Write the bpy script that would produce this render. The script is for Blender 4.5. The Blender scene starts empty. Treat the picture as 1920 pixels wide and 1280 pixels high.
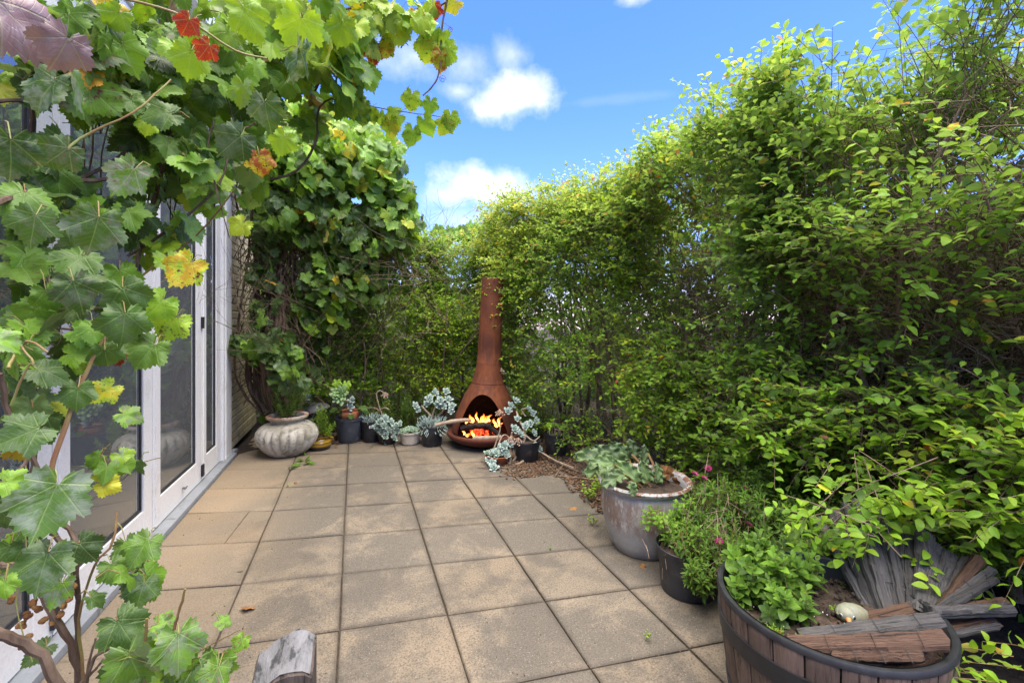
import bpy, bmesh, math, random
import numpy as np
from mathutils import Vector, Matrix, Euler

random.seed(7)
RNG = np.random.default_rng(11)
C = bpy.context.scene.collection
R = math.radians

# ------------------------------------------------------------------ camera, sky, sun, exposure
F, EYE = 853.0, 1.30                      # focal length in photo pixels (16 mm on 36 mm), eye height
YAW = math.atan(295 / F)                  # the patio grid runs 19 degrees left of the view
CT, ST = math.cos(YAW), math.sin(YAW)
cam = bpy.data.cameras.new('camera')
cam.sensor_width = 36; cam.lens = F * 36 / 1920; cam.shift_y = -40 / 1920
cam.clip_start = 0.02; cam.clip_end = 2000
camo = bpy.data.objects.new('camera', cam); C.objects.link(camo)
camo.location = (0, 0, EYE); camo.rotation_euler = (R(90), 0, -YAW)
bpy.context.scene.camera = camo

def W(px, py, zc):
    """photo pixel + distance in front of the camera -> world point"""
    xc = (px - 960) / F * zc
    return Vector((xc * CT + zc * ST, -xc * ST + zc * CT, EYE - (py - 600) / F * zc))
def G(px, py, z=0.0):
    return W(px, py, F * (EYE - z) / (py - 600))

SUN_EL, SUN_AZ = R(79), R(160)            # azimuth from +Y clockwise
world = bpy.data.worlds.new('World'); bpy.context.scene.world = world
world.use_nodes = True
wn, wl = world.node_tree.nodes, world.node_tree.links
wn.clear()
def wnode(t, **k):
    n = wn.new(t)
    for a, b in k.items(): setattr(n, a, b)
    return n
def wmath(op, a, b=None, c=None):
    n = wnode('ShaderNodeMath', operation=op)
    for i, v in enumerate((a, b, c)):
        if v is None: continue
        if isinstance(v, (int, float)): n.inputs[i].default_value = v
        else: wl.new(v, n.inputs[i])
    return n.outputs[0]
sky = wnode('ShaderNodeTexSky', sky_type='NISHITA', sun_disc=False)
sky.sun_elevation = SUN_EL; sky.sun_rotation = SUN_AZ; sky.ozone_density = 3.0; sky.air_density = 1.0; sky.dust_density = 0.4
hs = wnode('ShaderNodeHueSaturation'); hs.inputs['Saturation'].default_value = 1.22; hs.inputs['Value'].default_value = 0.79
tn = wnode('ShaderNodeMix', data_type='RGBA', blend_type='MULTIPLY'); tn.inputs[0].default_value = 1; tn.inputs[7].default_value = (.92, .81, 1.09, 1)
wl.new(sky.outputs[0], tn.inputs[6]); wl.new(tn.outputs[2], hs.inputs['Color'])
tc = wnode('ShaderNodeTexCoord')
nz = wnode('ShaderNodeTexNoise'); nz.inputs['Scale'].default_value = 7.0; nz.inputs['Detail'].default_value = 9; nz.inputs['Roughness'].default_value = .58
wl.new(tc.outputs['Generated'], nz.inputs['Vector'])
nz2 = wnode('ShaderNodeTexNoise'); nz2.inputs['Scale'].default_value = 16.0; nz2.inputs['Detail'].default_value = 9; nz2.inputs['Roughness'].default_value = .6
wl.new(tc.outputs['Generated'], nz2.inputs['Vector'])
wob = wmath('ADD', wmath('MULTIPLY', wmath('SUBTRACT', nz.outputs[0], .5), 1.9), wmath('MULTIPLY', wmath('SUBTRACT', nz2.outputs[0], .5), 1.7))
CLOUDS = [(985, 178, 85, 44, 1.15), (935, 200, 70, 40, 1.1), (958, 100, 40, 34, .55), (870, 120, 62, 44, .5), (780, 105, 85, 48, .6),
          (862, 172, 50, 20, .6), (900, 348, 92, 40, 1.2), (850, 366, 60, 26, .8), (955, 362, 66, 30, .9), (890, 415, 100, 30, .55),
          (1195, -12, 45, 22, .9), (1140, 188, 150, 9, .12),
          (2600, 200, 300, 90, .9), (-900, 100, 300, 110, .9), (300, 250, 160, 60, .8), (1500, -700, 260, 130, .8), (400, -900, 300, 160, .7)]
mask = None
for px, py, rx, ry, st in CLOUDS:
    c = (W(px, py, 1) - Vector((0, 0, EYE)))
    k = 1 / c.length
    c = c.normalized(); e1 = c.cross(Vector((0, 0, 1))).normalized(); e2 = e1.cross(c)
    def dot(v):
        n = wnode('ShaderNodeVectorMath', operation='DOT_PRODUCT'); wl.new(tc.outputs['Generated'], n.inputs[0]); n.inputs[1].default_value = v
        return n.outputs['Value']
    u = wmath('DIVIDE', dot(e1), rx / F * k * 1.0); v = wmath('DIVIDE', dot(e2), ry / F * k)
    d = wmath('SQRT', wmath('ADD', wmath('MULTIPLY', u, u), wmath('MULTIPLY', v, v)))
    m = wmath('MULTIPLY', wmath('SUBTRACT', wmath('ADD', 1.12, wob), d), .95)
    fr = wmath('GREATER_THAN', dot(c), 0.0)
    m = wmath('MULTIPLY', wmath('MINIMUM', wmath('MAXIMUM', m, 0), 1), wmath('MULTIPLY', fr, st))
    mask = m if mask is None else wmath('MAXIMUM', mask, m)
mask = wmath('MINIMUM', wmath('MULTIPLY', mask, wmath('ADD', .5, wmath('MULTIPLY', mask, .5))), 1.0)
mx = wnode('ShaderNodeMix', data_type='RGBA')
mx.inputs[7].default_value = (2.7, 2.75, 2.9, 1)
wl.new(mask, mx.inputs[0]); wl.new(hs.outputs[0], mx.inputs[6])
bg = wnode('ShaderNodeBackground'); bg.inputs['Strength'].default_value = 0.085
wo = wnode('ShaderNodeOutputWorld')
wl.new(mx.outputs[2], bg.inputs[0]); wl.new(bg.outputs[0], wo.inputs[0])

sl = bpy.data.lights.new('sun', 'SUN'); sl.energy = 2.4; sl.angle = R(80); sl.color = (1, .91, .75)
so = bpy.data.objects.new('sun', sl); C.objects.link(so); so.location = (0, 0, 12)
so.rotation_euler = Vector((math.sin(SUN_AZ) * math.cos(SUN_EL), math.cos(SUN_AZ) * math.cos(SUN_EL), math.sin(SUN_EL))).to_track_quat('Z', 'Y').to_euler()
vs = bpy.context.scene.view_settings
vs.view_transform = 'Standard'; vs.look = 'None'; vs.gamma = 1; vs.exposure = 2.72; vs.use_curve_mapping = False
bpy.context.scene.cycles.max_bounces = 8
bpy.context.scene.cycles.transparent_max_bounces = 12
bpy.context.scene.cycles.caustics_reflective = False
bpy.context.scene.cycles.caustics_refractive = False
bpy.context.scene.cycles.use_denoising = True

# ------------------------------------------------------------------ helpers
def tag(o, label=None, cat=None, group=None, kind=None):
    if label: o['label'] = label
    if cat: o['category'] = cat
    if group: o['group'] = group
    if kind: o['kind'] = kind
    return o
def empty(name, loc, label=None, cat=None, group=None):
    o = bpy.data.objects.new(name, None); C.objects.link(o); o.location = loc
    o.empty_display_size = .05
    return tag(o, label, cat, group)
def put(o, parent):
    if parent is not None:
        o.parent = parent
        if parent.type == 'EMPTY': o.matrix_parent_inverse = Matrix.Translation(-Vector(parent.location))
    return o
def rot_to(t, n):
    y = Vector(t).normalized(); z = Vector(n); z = (z - y * z.dot(y))
    if z.length < 1e-4: z = y.orthogonal()
    z.normalize(); x = y.cross(z)
    return Matrix((x, y, z)).transposed()
def inst(name, mesh, parent, loc, M3=None, s=1.0, color=None):
    o = bpy.data.objects.new(name, mesh); C.objects.link(o)
    M = Matrix.Translation(Vector(loc))
    if M3 is not None: M = M @ M3.to_4x4()
    if isinstance(s, (int, float)): s = (s, s, s)
    M = M @ Matrix.Diagonal((*s, 1))
    put(o, parent)
    o.matrix_basis = M
    if color is not None: o.color = (*color, 1)
    return o

class MB:
    def __init__(s): s.v = []; s.f = []
    def add(s, vs, fs):
        b = len(s.v); s.v.extend([tuple(v) for v in vs]); s.f.extend([tuple(b + i for i in f) for f in fs]); return s
    def box(s, lo, hi, M=None):
        vs = [Vector((x, y, z)) for z in (lo[2], hi[2]) for y in (lo[1], hi[1]) for x in (lo[0], hi[0])]
        if M is not None: vs = [M @ v for v in vs]
        return s.add(vs, [(0, 2, 3, 1), (4, 5, 7, 6), (0, 1, 5, 4), (2, 6, 7, 3), (0, 4, 6, 2), (1, 3, 7, 5)])
    def tube(s, pts, rad, n=6, cap=True):
        pts = [Vector(p) for p in pts]
        if isinstance(rad, (int, float)): rad = [rad] * len(pts)
        vs = []; a = None
        for i, p in enumerate(pts):
            d = (pts[min(i + 1, len(pts) - 1)] - pts[max(i - 1, 0)])
            d = d.normalized() if d.length > 1e-9 else Vector((0, 0, 1))
            if a is None: a = d.orthogonal().normalized()
            else:
                a = a - d * a.dot(d)
                a = a.normalized() if a.length > 1e-6 else d.orthogonal().normalized()
            b = d.cross(a)
            for k in range(n):
                t = 2 * math.pi * k / n
                vs.append(p + (a * math.cos(t) + b * math.sin(t)) * rad[i])
        fs = []
        for i in range(len(pts) - 1):
            for k in range(n):
                k2 = (k + 1) % n
                fs.append((i * n + k, i * n + k2, (i + 1) * n + k2, (i + 1) * n + k))
        if cap:
            fs.append(tuple(range(n - 1, -1, -1))); fs.append(tuple((len(pts) - 1) * n + k for k in range(n)))
        return s.add(vs, fs)
    def lathe(s, prof, c=(0, 0, 0), n=32, fn=None, a0=0, a1=2 * math.pi):
        full = abs(a1 - a0 - 2 * math.pi) < 1e-6
        m = n if full else n + 1
        vs = []
        for (r, z) in prof:
            for k in range(m):
                t = a0 + (a1 - a0) * k / n
                rr = fn(r, z, t) if fn else r
                vs.append((c[0] + rr * math.cos(t), c[1] + rr * math.sin(t), c[2] + z))
        fs = []
        for i in range(len(prof) - 1):
            for k in range(n):
                k2 = (k + 1) % m
                fs.append((i * m + k, i * m + k2, (i + 1) * m + k2, (i + 1) * m + k))
        return s.add(vs, fs)
    def ball(s, c, r, M=None, n=10, m=7):
        vs = []; r = (r, r, r) if isinstance(r, (int, float)) else r
        for i in range(m + 1):
            p = math.pi * i / m
            for k in range(n):
                t = 2 * math.pi * k / n
                v = Vector((r[0] * math.sin(p) * math.cos(t), r[1] * math.sin(p) * math.sin(t), r[2] * math.cos(p)))
                if M is not None: v = M @ v
                vs.append(v + Vector(c))
        return s.add(vs, [(i * n + k, (i + 1) * n + k, (i + 1) * n + (k + 1) % n, i * n + (k + 1) % n) for i in range(m) for k in range(n)])
    def mesh(s, name, mat, smooth=False, ang=40):
        me = bpy.data.meshes.new(name); me.from_pydata(s.v, [], s.f)
        if mat: me.materials.append(mat)
        me.validate(); me.update()
        if smooth:
            me.shade_smooth(); me.set_sharp_from_angle(angle=R(ang))
        return me
    def build(s, name, mat, parent=None, smooth=False, ang=40):
        o = bpy.data.objects.new(name, s.mesh(name, mat, smooth, ang)); C.objects.link(o)
        return put(o, parent)
def weld(o, d=1e-5):
    bm = bmesh.new(); bm.from_mesh(o.data); bmesh.ops.remove_doubles(bm, verts=bm.verts, dist=d); bmesh.ops.recalc_face_normals(bm, faces=bm.faces); bm.to_mesh(o.data); bm.free()
    return o
def bevel(o, w, seg=1):
    bm = bmesh.new(); bm.from_mesh(o.data)
    bmesh.ops.bevel(bm, geom=list(bm.edges), offset=w, segments=seg, affect='EDGES', profile=.6); bm.to_mesh(o.data); bm.free()
    return o
def catmull(pts, n=5):
    pts = [Vector(p) for p in pts]; out = []
    for i in range(len(pts) - 1):
        p0 = pts[max(i - 1, 0)]; p1 = pts[i]; p2 = pts[i + 1]; p3 = pts[min(i + 2, len(pts) - 1)]
        for k in range(n):
            t = k / n
            out.append(.5 * ((2 * p1) + (p2 - p0) * t + (2 * p0 - 5 * p1 + 4 * p2 - p3) * t * t + (3 * p1 - p0 - 3 * p2 + p3) * t ** 3))
    out.append(pts[-1]); return out

# ------------------------------------------------------------------ materials
def newmat(name):
    m = bpy.data.materials.new(name); m.use_nodes = True; m.node_tree.nodes.clear(); return m
class NT:
    def __init__(s, m): s.t = m.node_tree; s.n = s.t.nodes; s.l = s.t.links
    def node(s, t, ins=None, **k):
        n = s.n.new(t)
        for a, b in k.items(): setattr(n, a, b)
        for a, b in (ins or {}).items(): s.set(n.inputs[a], b)
        return n
    def set(s, i, v):
        if isinstance(v, bpy.types.NodeSocket): s.l.new(v, i)
        else: i.default_value = (*v, 1) if (isinstance(v, tuple) and len(v) == 3 and i.type == 'RGBA') else v
    def math(s, op, a, b=0.0, c=0.0, clamp=False):
        n = s.node('ShaderNodeMath', operation=op, use_clamp=clamp)
        for i, v in enumerate((a, b, c)): s.set(n.inputs[i], v)
        return n.outputs[0]
    def mix(s, f, a, b, bt='MIX'):
        n = s.node('ShaderNodeMix', data_type='RGBA', blend_type=bt)
        s.set(n.inputs[0], f); s.set(n.inputs[6], a); s.set(n.inputs[7], b); return n.outputs[2]
    def noise(s, vec, scale, detail=4, rough=.55, dist=0.0):
        n = s.node('ShaderNodeTexNoise', {'Scale': scale, 'Detail': float(detail), 'Roughness': rough, 'Distortion': dist})
        if vec is not None: s.set(n.inputs['Vector'], vec)
        return n.outputs[0]
    def step(s, v, a, b):
        n = s.node('ShaderNodeMapRange', {'Value': v, 'From Min': a, 'From Max': b}); n.interpolation_type = 'SMOOTHSTEP'; return n.outputs[0]
    def vec(s, kind='Object'): return s.node('ShaderNodeTexCoord').outputs[kind]
    def geo(s): return s.node('ShaderNodeNewGeometry').outputs['Position']
    def scale(s, v, sc):
        n = s.node('ShaderNodeMapping', {'Vector': v}); n.inputs['Scale'].default_value = sc; return n.outputs[0]
    def ramp(s, f, stops):
        n = s.node('ShaderNodeValToRGB', {'Fac': f}); e = n.color_ramp.elements
        while len(e) < len(stops): e.new(.5)
        for x, (p, c) in zip(e, stops): x.position = p; x.color = (*c, 1)
        return n.outputs[0]
    def bump(s, h, st, dist=.01, nrm=None):
        n = s.node('ShaderNodeBump', {'Height': h, 'Strength': st, 'Distance': dist})
        if nrm is not None: s.set(n.inputs['Normal'], nrm)
        return n.outputs[0]
    def pbr(s, col, rough=.6, nrm=None, metal=0.0, spec=.5, out=True, **k):
        n = s.node('ShaderNodeBsdfPrincipled', {'Base Color': col, 'Roughness': rough, 'Metallic': metal, 'Specular IOR Level': spec})
        if nrm is not None: s.set(n.inputs['Normal'], nrm)
        for a, b in k.items(): s.set(n.inputs[a.replace('_', ' ')], b)
        if out: s.out(n.outputs[0])
        return n.outputs[0]
    def out(s, sh): s.l.new(sh, s.node('ShaderNodeOutputMaterial').inputs[0])

def simple(name, c1, c2, scale=8, rough=.6, bump=.2, bd=.004, spec=.4, stretch=(1, 1, 1), metal=0.0, c3=None, s3=25, geo=True, fine=90, rnd=0.0):
    m = newmat(name); t = NT(m)
    v = t.scale(t.geo() if geo else t.vec(), stretch)
    a = t.noise(v, scale, 6, .6); f = t.noise(v, fine, 3, .6)
    col = t.mix(t.step(a, .32, .68), c1, c2)
    if c3: col = t.mix(t.step(t.noise(v, s3, 5, .65), .55, .68), col, c3)
    col = t.mix(t.math('MULTIPLY', f, .35), col, (0.0, 0.0, 0.0))
    if rnd:
        oi = t.node('ShaderNodeObjectInfo').outputs['Random']
        h = t.node('ShaderNodeHueSaturation', {'Color': col}); t.set(h.inputs['Value'], t.math('ADD', 1 - rnd / 2, t.math('MULTIPLY', oi, rnd))); col = h.outputs[0]
    t.pbr(col, t.math('ADD', rough - .08, t.math('MULTIPLY', a, .16)), t.bump(t.math('ADD', a, t.math('MULTIPLY', f, .4)), bump, bd), metal, spec)
    return m

def leaf_mat(name, src, veins=None, bloomc=(.25, .30, .23), bk=.75, rough=.42, trans=.34, back=None, sat=1.0, spec=.35, vscale=1.0):
    """colour driven by (tint, blotch, bloom): object colour for single leaves, a vertex colour for foliage masses"""
    m = newmat(name); t = NT(m)
    if src == 'object':
        col = t.node('ShaderNodeObjectInfo'); sc = col.outputs['Color']; rnd = col.outputs['Random']
    else:
        a = t.node('ShaderNodeAttribute', attribute_name='tint'); sc = a.outputs['Color']
        rnd = t.node('ShaderNodeNewGeometry').outputs['Random Per Island']
    sp = t.node('ShaderNodeSeparateColor'); t.l.new(sc, sp.inputs[0])
    tint, blot, bloom = sp.outputs
    uvn = t.node('ShaderNodeUVMap').outputs[0]
    comb = t.node('ShaderNodeCombineXYZ', {'Z': t.math('MULTIPLY', rnd, 37.0)}).outputs[0]
    v = t.node('ShaderNodeVectorMath', operation='ADD'); t.l.new(uvn, v.inputs[0]); t.l.new(comb, v.inputs[1]); v = v.outputs[0]
    n1 = t.noise(v, 2.6, 4, .6); n2 = t.noise(v, 9, 3, .6)
    tt = t.math('ADD', tint, t.math('MULTIPLY', t.math('SUBTRACT', n1, .5), .16))
    tt = t.math('ADD', tt, t.math('MULTIPLY', t.step(n1, .66, .40), t.math('MULTIPLY', blot, .25)))
    base = t.ramp(tt, [(0, (.028, .056, .014)), (.25, (.066, .135, .020)), (.5, (.175, .345, .024)), (.7, (.31, .47, .025)), (.83, (.54, .50, .03)), (.92, (.50, .25, .02)), (1, (.30, .03, .015))])
    h = t.node('ShaderNodeHueSaturation', {'Color': base, 'Saturation': sat}); t.set(h.inputs['Value'], t.math('ADD', .78, t.math('MULTIPLY', rnd, .44)))
    base = h.outputs[0]
    # brown / red necrotic patches
    base = t.mix(t.math('MULTIPLY', t.step(t.math('ADD', n2, t.math('MULTIPLY', t.math('SUBTRACT', n1, .5), .5)), .60, .66), t.step(blot, .2, .8)), base, (.13, .035, .012))
    base = t.mix(t.math('MULTIPLY', t.step(n1, .42 if bk < 1 else .25, .66 if bk < 1 else .5), t.math('MULTIPLY', bloom, bk)), base, bloomc)
    hgt = n2
    if veins:
        s = t.node('ShaderNodeSeparateXYZ'); t.l.new(uvn, s.inputs[0])
        x, y = s.outputs[0], s.outputs[1]
        if veins == 'palm':
            ang = t.math('ARCTAN2', x, y); r = t.math('SQRT', t.math('ADD', t.math('MULTIPLY', x, x), t.math('MULTIPLY', y, y)))
            sp_ = .82
            w = t.math('SUBTRACT', t.math('MODULO', t.math('ADD', ang, sp_ * 4.5), sp_), sp_ / 2)
            d = t.math('MULTIPLY', t.math('ABSOLUTE', w), r)
            v1 = t.step(d, .022, .006)
            # side veins: stripes along the radius, tilted by distance to the rib
            q = t.math('MODULO', t.math('ADD', t.math('SUBTRACT', r, t.math('MULTIPLY', d, .9)), 5), .13)
            v2 = t.math('MULTIPLY', t.step(t.math('ABSOLUTE', t.math('SUBTRACT', q, .065)), .011, .002), .55)
            vm = t.math('MAXIMUM', v1, v2)
        else:
            ax = t.math('ABSOLUTE', x)
            v1 = t.step(ax, .022, .006)
            q = t.math('MODULO', t.math('ADD', t.math('SUBTRACT', y, t.math('MULTIPLY', ax, .8)), 5), .15)
            v2 = t.math('MULTIPLY', t.step(t.math('ABSOLUTE', t.math('SUBTRACT', q, .075)), .014, .003), .35)
            vm = t.math('MAXIMUM', v1, v2)
        base = t.mix(t.math('MULTIPLY', vm, .5), base, t.mix(.5, base, (.36, .46, .16)))
        hgt = t.math('SUBTRACT', t.math('MULTIPLY', n2, .5), vm)
    bf = t.node('ShaderNodeNewGeometry').outputs['Backfacing']
    if back is None: back = (.19, .25, .15)
    base = t.mix(t.math('MULTIPLY', bf, .38), base, back)
    nrm = t.bump(hgt, .35, .004 * vscale)
    p = t.pbr(base, rough, nrm, 0.0, spec, out=False)
    tr = t.node('ShaderNodeBsdfTranslucent', {'Color': t.mix(.5, base, t.mix(1.0, base, (1.9, 1.7, .7), 'MULTIPLY'))})
    ms = t.node('ShaderNodeMixShader', {0: trans}); t.l.new(p, ms.inputs[1]); t.l.new(tr.outputs[0], ms.inputs[2])
    t.out(ms.outputs[0])
    return m

M_vine_o = leaf_mat('vine_leaf', 'object', 'palm'); M_vine_m = leaf_mat('vine_leaf_mass', 'mesh', 'palm')
M_hedge_o = leaf_mat('hedge_leaf', 'object', 'pin', rough=.40, spec=.3, trans=.46); M_hedge_m = leaf_mat('hedge_leaf_mass', 'mesh', None, rough=.42, spec=.3, trans=.46)
M_suc = leaf_mat('succulent_skin', 'object', None, rough=.55, trans=.04, back=(.3, .36, .33), spec=.3, bloomc=(.33, .43, .40), bk=1.0)
M_rhu = leaf_mat('rhubarb_leaf', 'object', 'pin', rough=.5, trans=.15, back=(.3, .38, .3), sat=.75)

# paver concrete
def paver_mat():
    m = newmat('paver_concrete'); t = NT(m); g = t.geo()
    oi = t.node('ShaderNodeObjectInfo').outputs['Random']
    s = t.node('ShaderNodeSeparateXYZ'); t.l.new(g, s.inputs[0])
    big = t.noise(g, 1.15, 5, .6, .3); mid = t.noise(g, 4.2, 6, .66, .5); fine = t.noise(g, 120, 3, .7); spk = t.noise(g, 260, 2, .6)
    base = t.mix(t.step(big, .35, .65), (.30, .225, .14), (.25, .20, .138))
    base = t.mix(t.math('MULTIPLY', t.step(t.noise(g, 2.1, 5, .6), .4, .75), .55), base, (.325, .258, .174))
    # dark algae / dirt, worn in the middle of the patio, absent by the house
    out = t.step(s.outputs[0], -.95, -.1)
    far = t.step(s.outputs[1], 5.2, 4.0)
    dirt = t.math('MULTIPLY', t.math('MULTIPLY', out, t.math('ADD', .45, t.math('MULTIPLY', far, .55))), t.step(t.math('ADD', t.math('MULTIPLY', mid, .6), t.math('ADD', t.math('MULTIPLY', t.noise(g, 1.9, 6, .7, .8), .6), t.math('MULTIPLY', t.math('SUBTRACT', oi, .5), .16))), .46, .67))
    base = t.mix(t.math('MULTIPLY', dirt, .80), base, (.050, .047, .040))
    base = t.mix(t.math('MULTIPLY', out, .50), base, (.115, .105, .088))
    lich = t.step(t.noise(g, 9, 5, .7), .60, .75)
    base = t.mix(t.math('MULTIPLY', lich, t.math('MULTIPLY', out, .7)), base, (.08, .074, .058))
    base = t.mix(t.math('MULTIPLY', t.step(fine, .46, .64), t.math('ADD', .5, t.math('MULTIPLY', out, .5))), base, t.mix(.62, base, (.06, .048, .034)))
    base = t.mix(t.math('MULTIPLY', t.step(spk, .64, .70), .6), base, (.45, .41, .33))
    h = t.node('ShaderNodeHueSaturation', {'Color': base}); t.set(h.inputs['Value'], t.math('ADD', .86, t.math('MULTIPLY', oi, .26)))
    # grime gathers along each slab's edge
    uv = t.node('ShaderNodeUVMap').outputs[0]; su = t.node('ShaderNodeSeparateXYZ'); t.l.new(uv, su.inputs[0])
    e = None
    for k in (0, 1):
        a = t.math('MINIMUM', su.outputs[k], t.math('SUBTRACT', 1.0, su.outputs[k])); e = a if e is None else t.math('MINIMUM', e, a)
    edge = t.math('MULTIPLY', t.step(t.math('SUBTRACT', e, t.math('MULTIPLY', mid, .09)), .018, -.03), t.math('ADD', .05, t.math('MULTIPLY', out, .34)))
    col = t.mix(edge, h.outputs[0], (.055, .045, .033))
    hh = t.math('ADD', t.math('MULTIPLY', fine, .5), t.math('MULTIPLY', mid, .5))
    t.pbr(col, .86, t.bump(hh, .32, .004), 0, .22)
    return m
M_paver = paver_mat()
M_joint = simple('joint_dirt', (.05, .04, .026), (.10, .08, .055), 40, .95, .6, .01)
M_soil = simple('soil', (.022, .015, .010), (.06, .042, .028), 30, .95, .8, .02)
M_soil_c = simple('soil_crumb', (.03, .02, .014), (.08, .055, .036), 30, .95, .8, .01)
M_mulch = simple('bark_chip', (.05, .03, .018), (.20, .115, .06), 60, .9, .4, .003, rnd=.5)
M_white = simple('white_paint', (.88, .88, .86), (.86, .86, .84), 3, .42, .03, .002, .5, c3=(.78, .77, .73), s3=5)
M_sill = simple('sill_grey_paint', (.34, .36, .375), (.28, .30, .31), 6, .7, .15, .003, .4, c3=(.22, .22, .2), s3=9)
M_brick = simple('cream_brick', (.74, .63, .40), (.66, .55, .34), 9, .85, .4, .005, .25, c3=(.33, .29, .22), s3=6, rnd=.25)
M_mortar = simple('mortar', (.34, .30, .22), (.22, .19, .14), 20, .9, .5, .004)
M_black = simple('black_rubber', (.012, .013, .015), (.02, .021, .024), 30, .5, .05, .001)
M_plastic = simple('black_plastic', (.012, .014, .018), (.028, .031, .037), 7, .42, .06, .002, .5, c3=(.07, .065, .055), s3=11)
M_plasticg = simple('grey_plastic', (.045, .055, .07), (.075, .085, .10), 9, .5, .08, .002, .5, c3=(.13, .13, .13), s3=14)
M_cream = simple('cream_glaze', (.60, .54, .44), (.50, .44, .35), 6, .45, .08, .002, .5, c3=(.35, .29, .2), s3=14)
M_terra = simple('terracotta', (.40, .125, .05), (.30, .095, .045), 9, .75, .2, .003, .3, c3=(.42, .33, .26), s3=12)
M_brownpot = simple('brown_plastic', (.028, .02, .015), (.05, .036, .028), 9, .5, .1, .002)
M_bark = simple('vine_bark', (.085, .055, .035), (.19, .135, .095), 30, .9, .7, .006, .2, stretch=(1, 1, .25))
M_twig = simple('twig_bark', (.13, .088, .055), (.28, .21, .145), 18, .85, .4, .003, .2)
M_cane = simple('young_cane', (.20, .17, .05), (.17, .08, .04), 14, .6, .2, .002, .3)
M_petiole = simple('petiole', (.30, .16, .07), (.26, .30, .08), 14, .5, .1, .001, .4)
M_greystem = simple('succulent_stem', (.30, .225, .15), (.42, .34, .25), 25, .8, .4, .003, .25)
M_curtain = simple('curtain_cloth', (.62, .60, .50), (.52, .50, .42), 5, .9, .1, .004, .1)
M_floorin = simple('timber_floor', (.30, .19, .10), (.38, .26, .15), 5, .45, .1, .002, .4, stretch=(6, .6, 1))
M_room = simple('room_paint', (.62, .62, .58), (.56, .56, .52), 2, .8, .02, .001, .2)
M_sofa = simple('grey_upholstery', (.11, .13, .155), (.15, .17, .20), 8, .9, .3, .003, .15)
M_steel = simple('grey_steel', (.35, .36, .37), (.25, .26, .27), 10, .4, .1, .001, .5, metal=.8)
M_iron = simple('white_iron', (.50, .50, .48), (.40, .40, .38), 20, .6, .2, .002, c3=(.22, .18, .14), s3=30)
M_fence = simple('dark_fence_paint', (.022, .026, .032), (.035, .04, .048), 4, .6, .15, .003, .3)
M_dryleaf = simple('dry_leaf', (.20, .085, .03), (.30, .17, .06), 20, .8, .3, .002, .2, rnd=.4)
M_purple = simple('purple_petal', (.30, .012, .10), (.42, .03, .17), 30, .55, .1, .001, .3)
M_flor = simple('peach_floret', (.58, .36, .23), (.44, .36, .28), 50, .6, .2, .002, .3)
M_tag = simple('tag_card', (.72, .73, .74), (.62, .63, .66), 40, .5, 0, .001)
M_roof = simple('roof_tile_clay', (.35, .16, .10), (.28, .13, .09), 8, .8, .4, .004)
M_pale = simple('pale_render', (.66, .62, .50), (.58, .53, .42), 2, .85, .1, .003, .2)
M_distwood = simple('grey_timber', (.13, .125, .12), (.24, .23, .22), 6, .85, .6, .006, .2, stretch=(1, 1, .15))

def wood_mat(name, ca, cb, crack, sc=(26, 26, 2.2), rough=.75, strength=.9):
    m = newmat(name); t = NT(m); v = t.vec('Object'); oi = t.node('ShaderNodeObjectInfo').outputs['Random']
    off = t.node('ShaderNodeCombineXYZ', {'X': t.math('MULTIPLY', oi, 9.0), 'Z': t.math('MULTIPLY', oi, 5.0)}).outputs[0]
    ad = t.node('ShaderNodeVectorMath', operation='ADD'); t.l.new(v, ad.inputs[0]); t.l.new(off, ad.inputs[1])
    vv = t.scale(ad.outputs[0], sc); a = t.noise(vv, 1.0, 8, .7, .4); b = t.noise(vv, 3.4, 4, .6); g = t.noise(ad.outputs[0], 9, 4, .6)
    col = t.mix(t.step(a, .35, .65), ca, cb); col = t.mix(t.step(g, .35, .72), col, t.mix(.5, ca, cb))
    cr = t.step(a, .44, .36); col = t.mix(cr, col, crack)
    h = t.node('ShaderNodeHueSaturation', {'Color': col}); t.set(h.inputs['Value'], t.math('ADD', .72, t.math('MULTIPLY', oi, .5)))
    t.pbr(h.outputs[0], rough, t.bump(t.math('ADD', a, t.math('MULTIPLY', b, .4)), strength, .008), 0, .25)
    return m
M_oldgrey = wood_mat('weathered_grey_wood', (.17, .16, .15), (.33, .315, .295), (.025, .022, .02))
M_oldbrown = wood_mat('split_brown_wood', (.17, .085, .045), (.29, .165, .095), (.05, .03, .02))
M_slatg = wood_mat('weathered_grey_slat', (.032, .030, .030), (.095, .09, .086), (.006, .018, .016), sc=(7, 1.3, 3))
M_slatb = wood_mat('split_brown_slat', (.060, .034, .022), (.125, .072, .045), (.018, .012, .009), sc=(7, 1.0, 3), rough=.6)
M_stave = wood_mat('barrel_stave', (.075, .050, .038), (.135, .098, .078), (.03, .02, .016), sc=(70, 70, 3.5), rough=.6, strength=.7)
M_postside = wood_mat('post_side', (.045, .035, .028), (.11, .088, .072), (.012, .01, .009), sc=(50, 50, 3))
M_postend = wood_mat('post_end', (.10, .10, .10), (.20, .20, .20), (.04, .04, .04), sc=(40, 12, 30), strength=.6)

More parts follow.
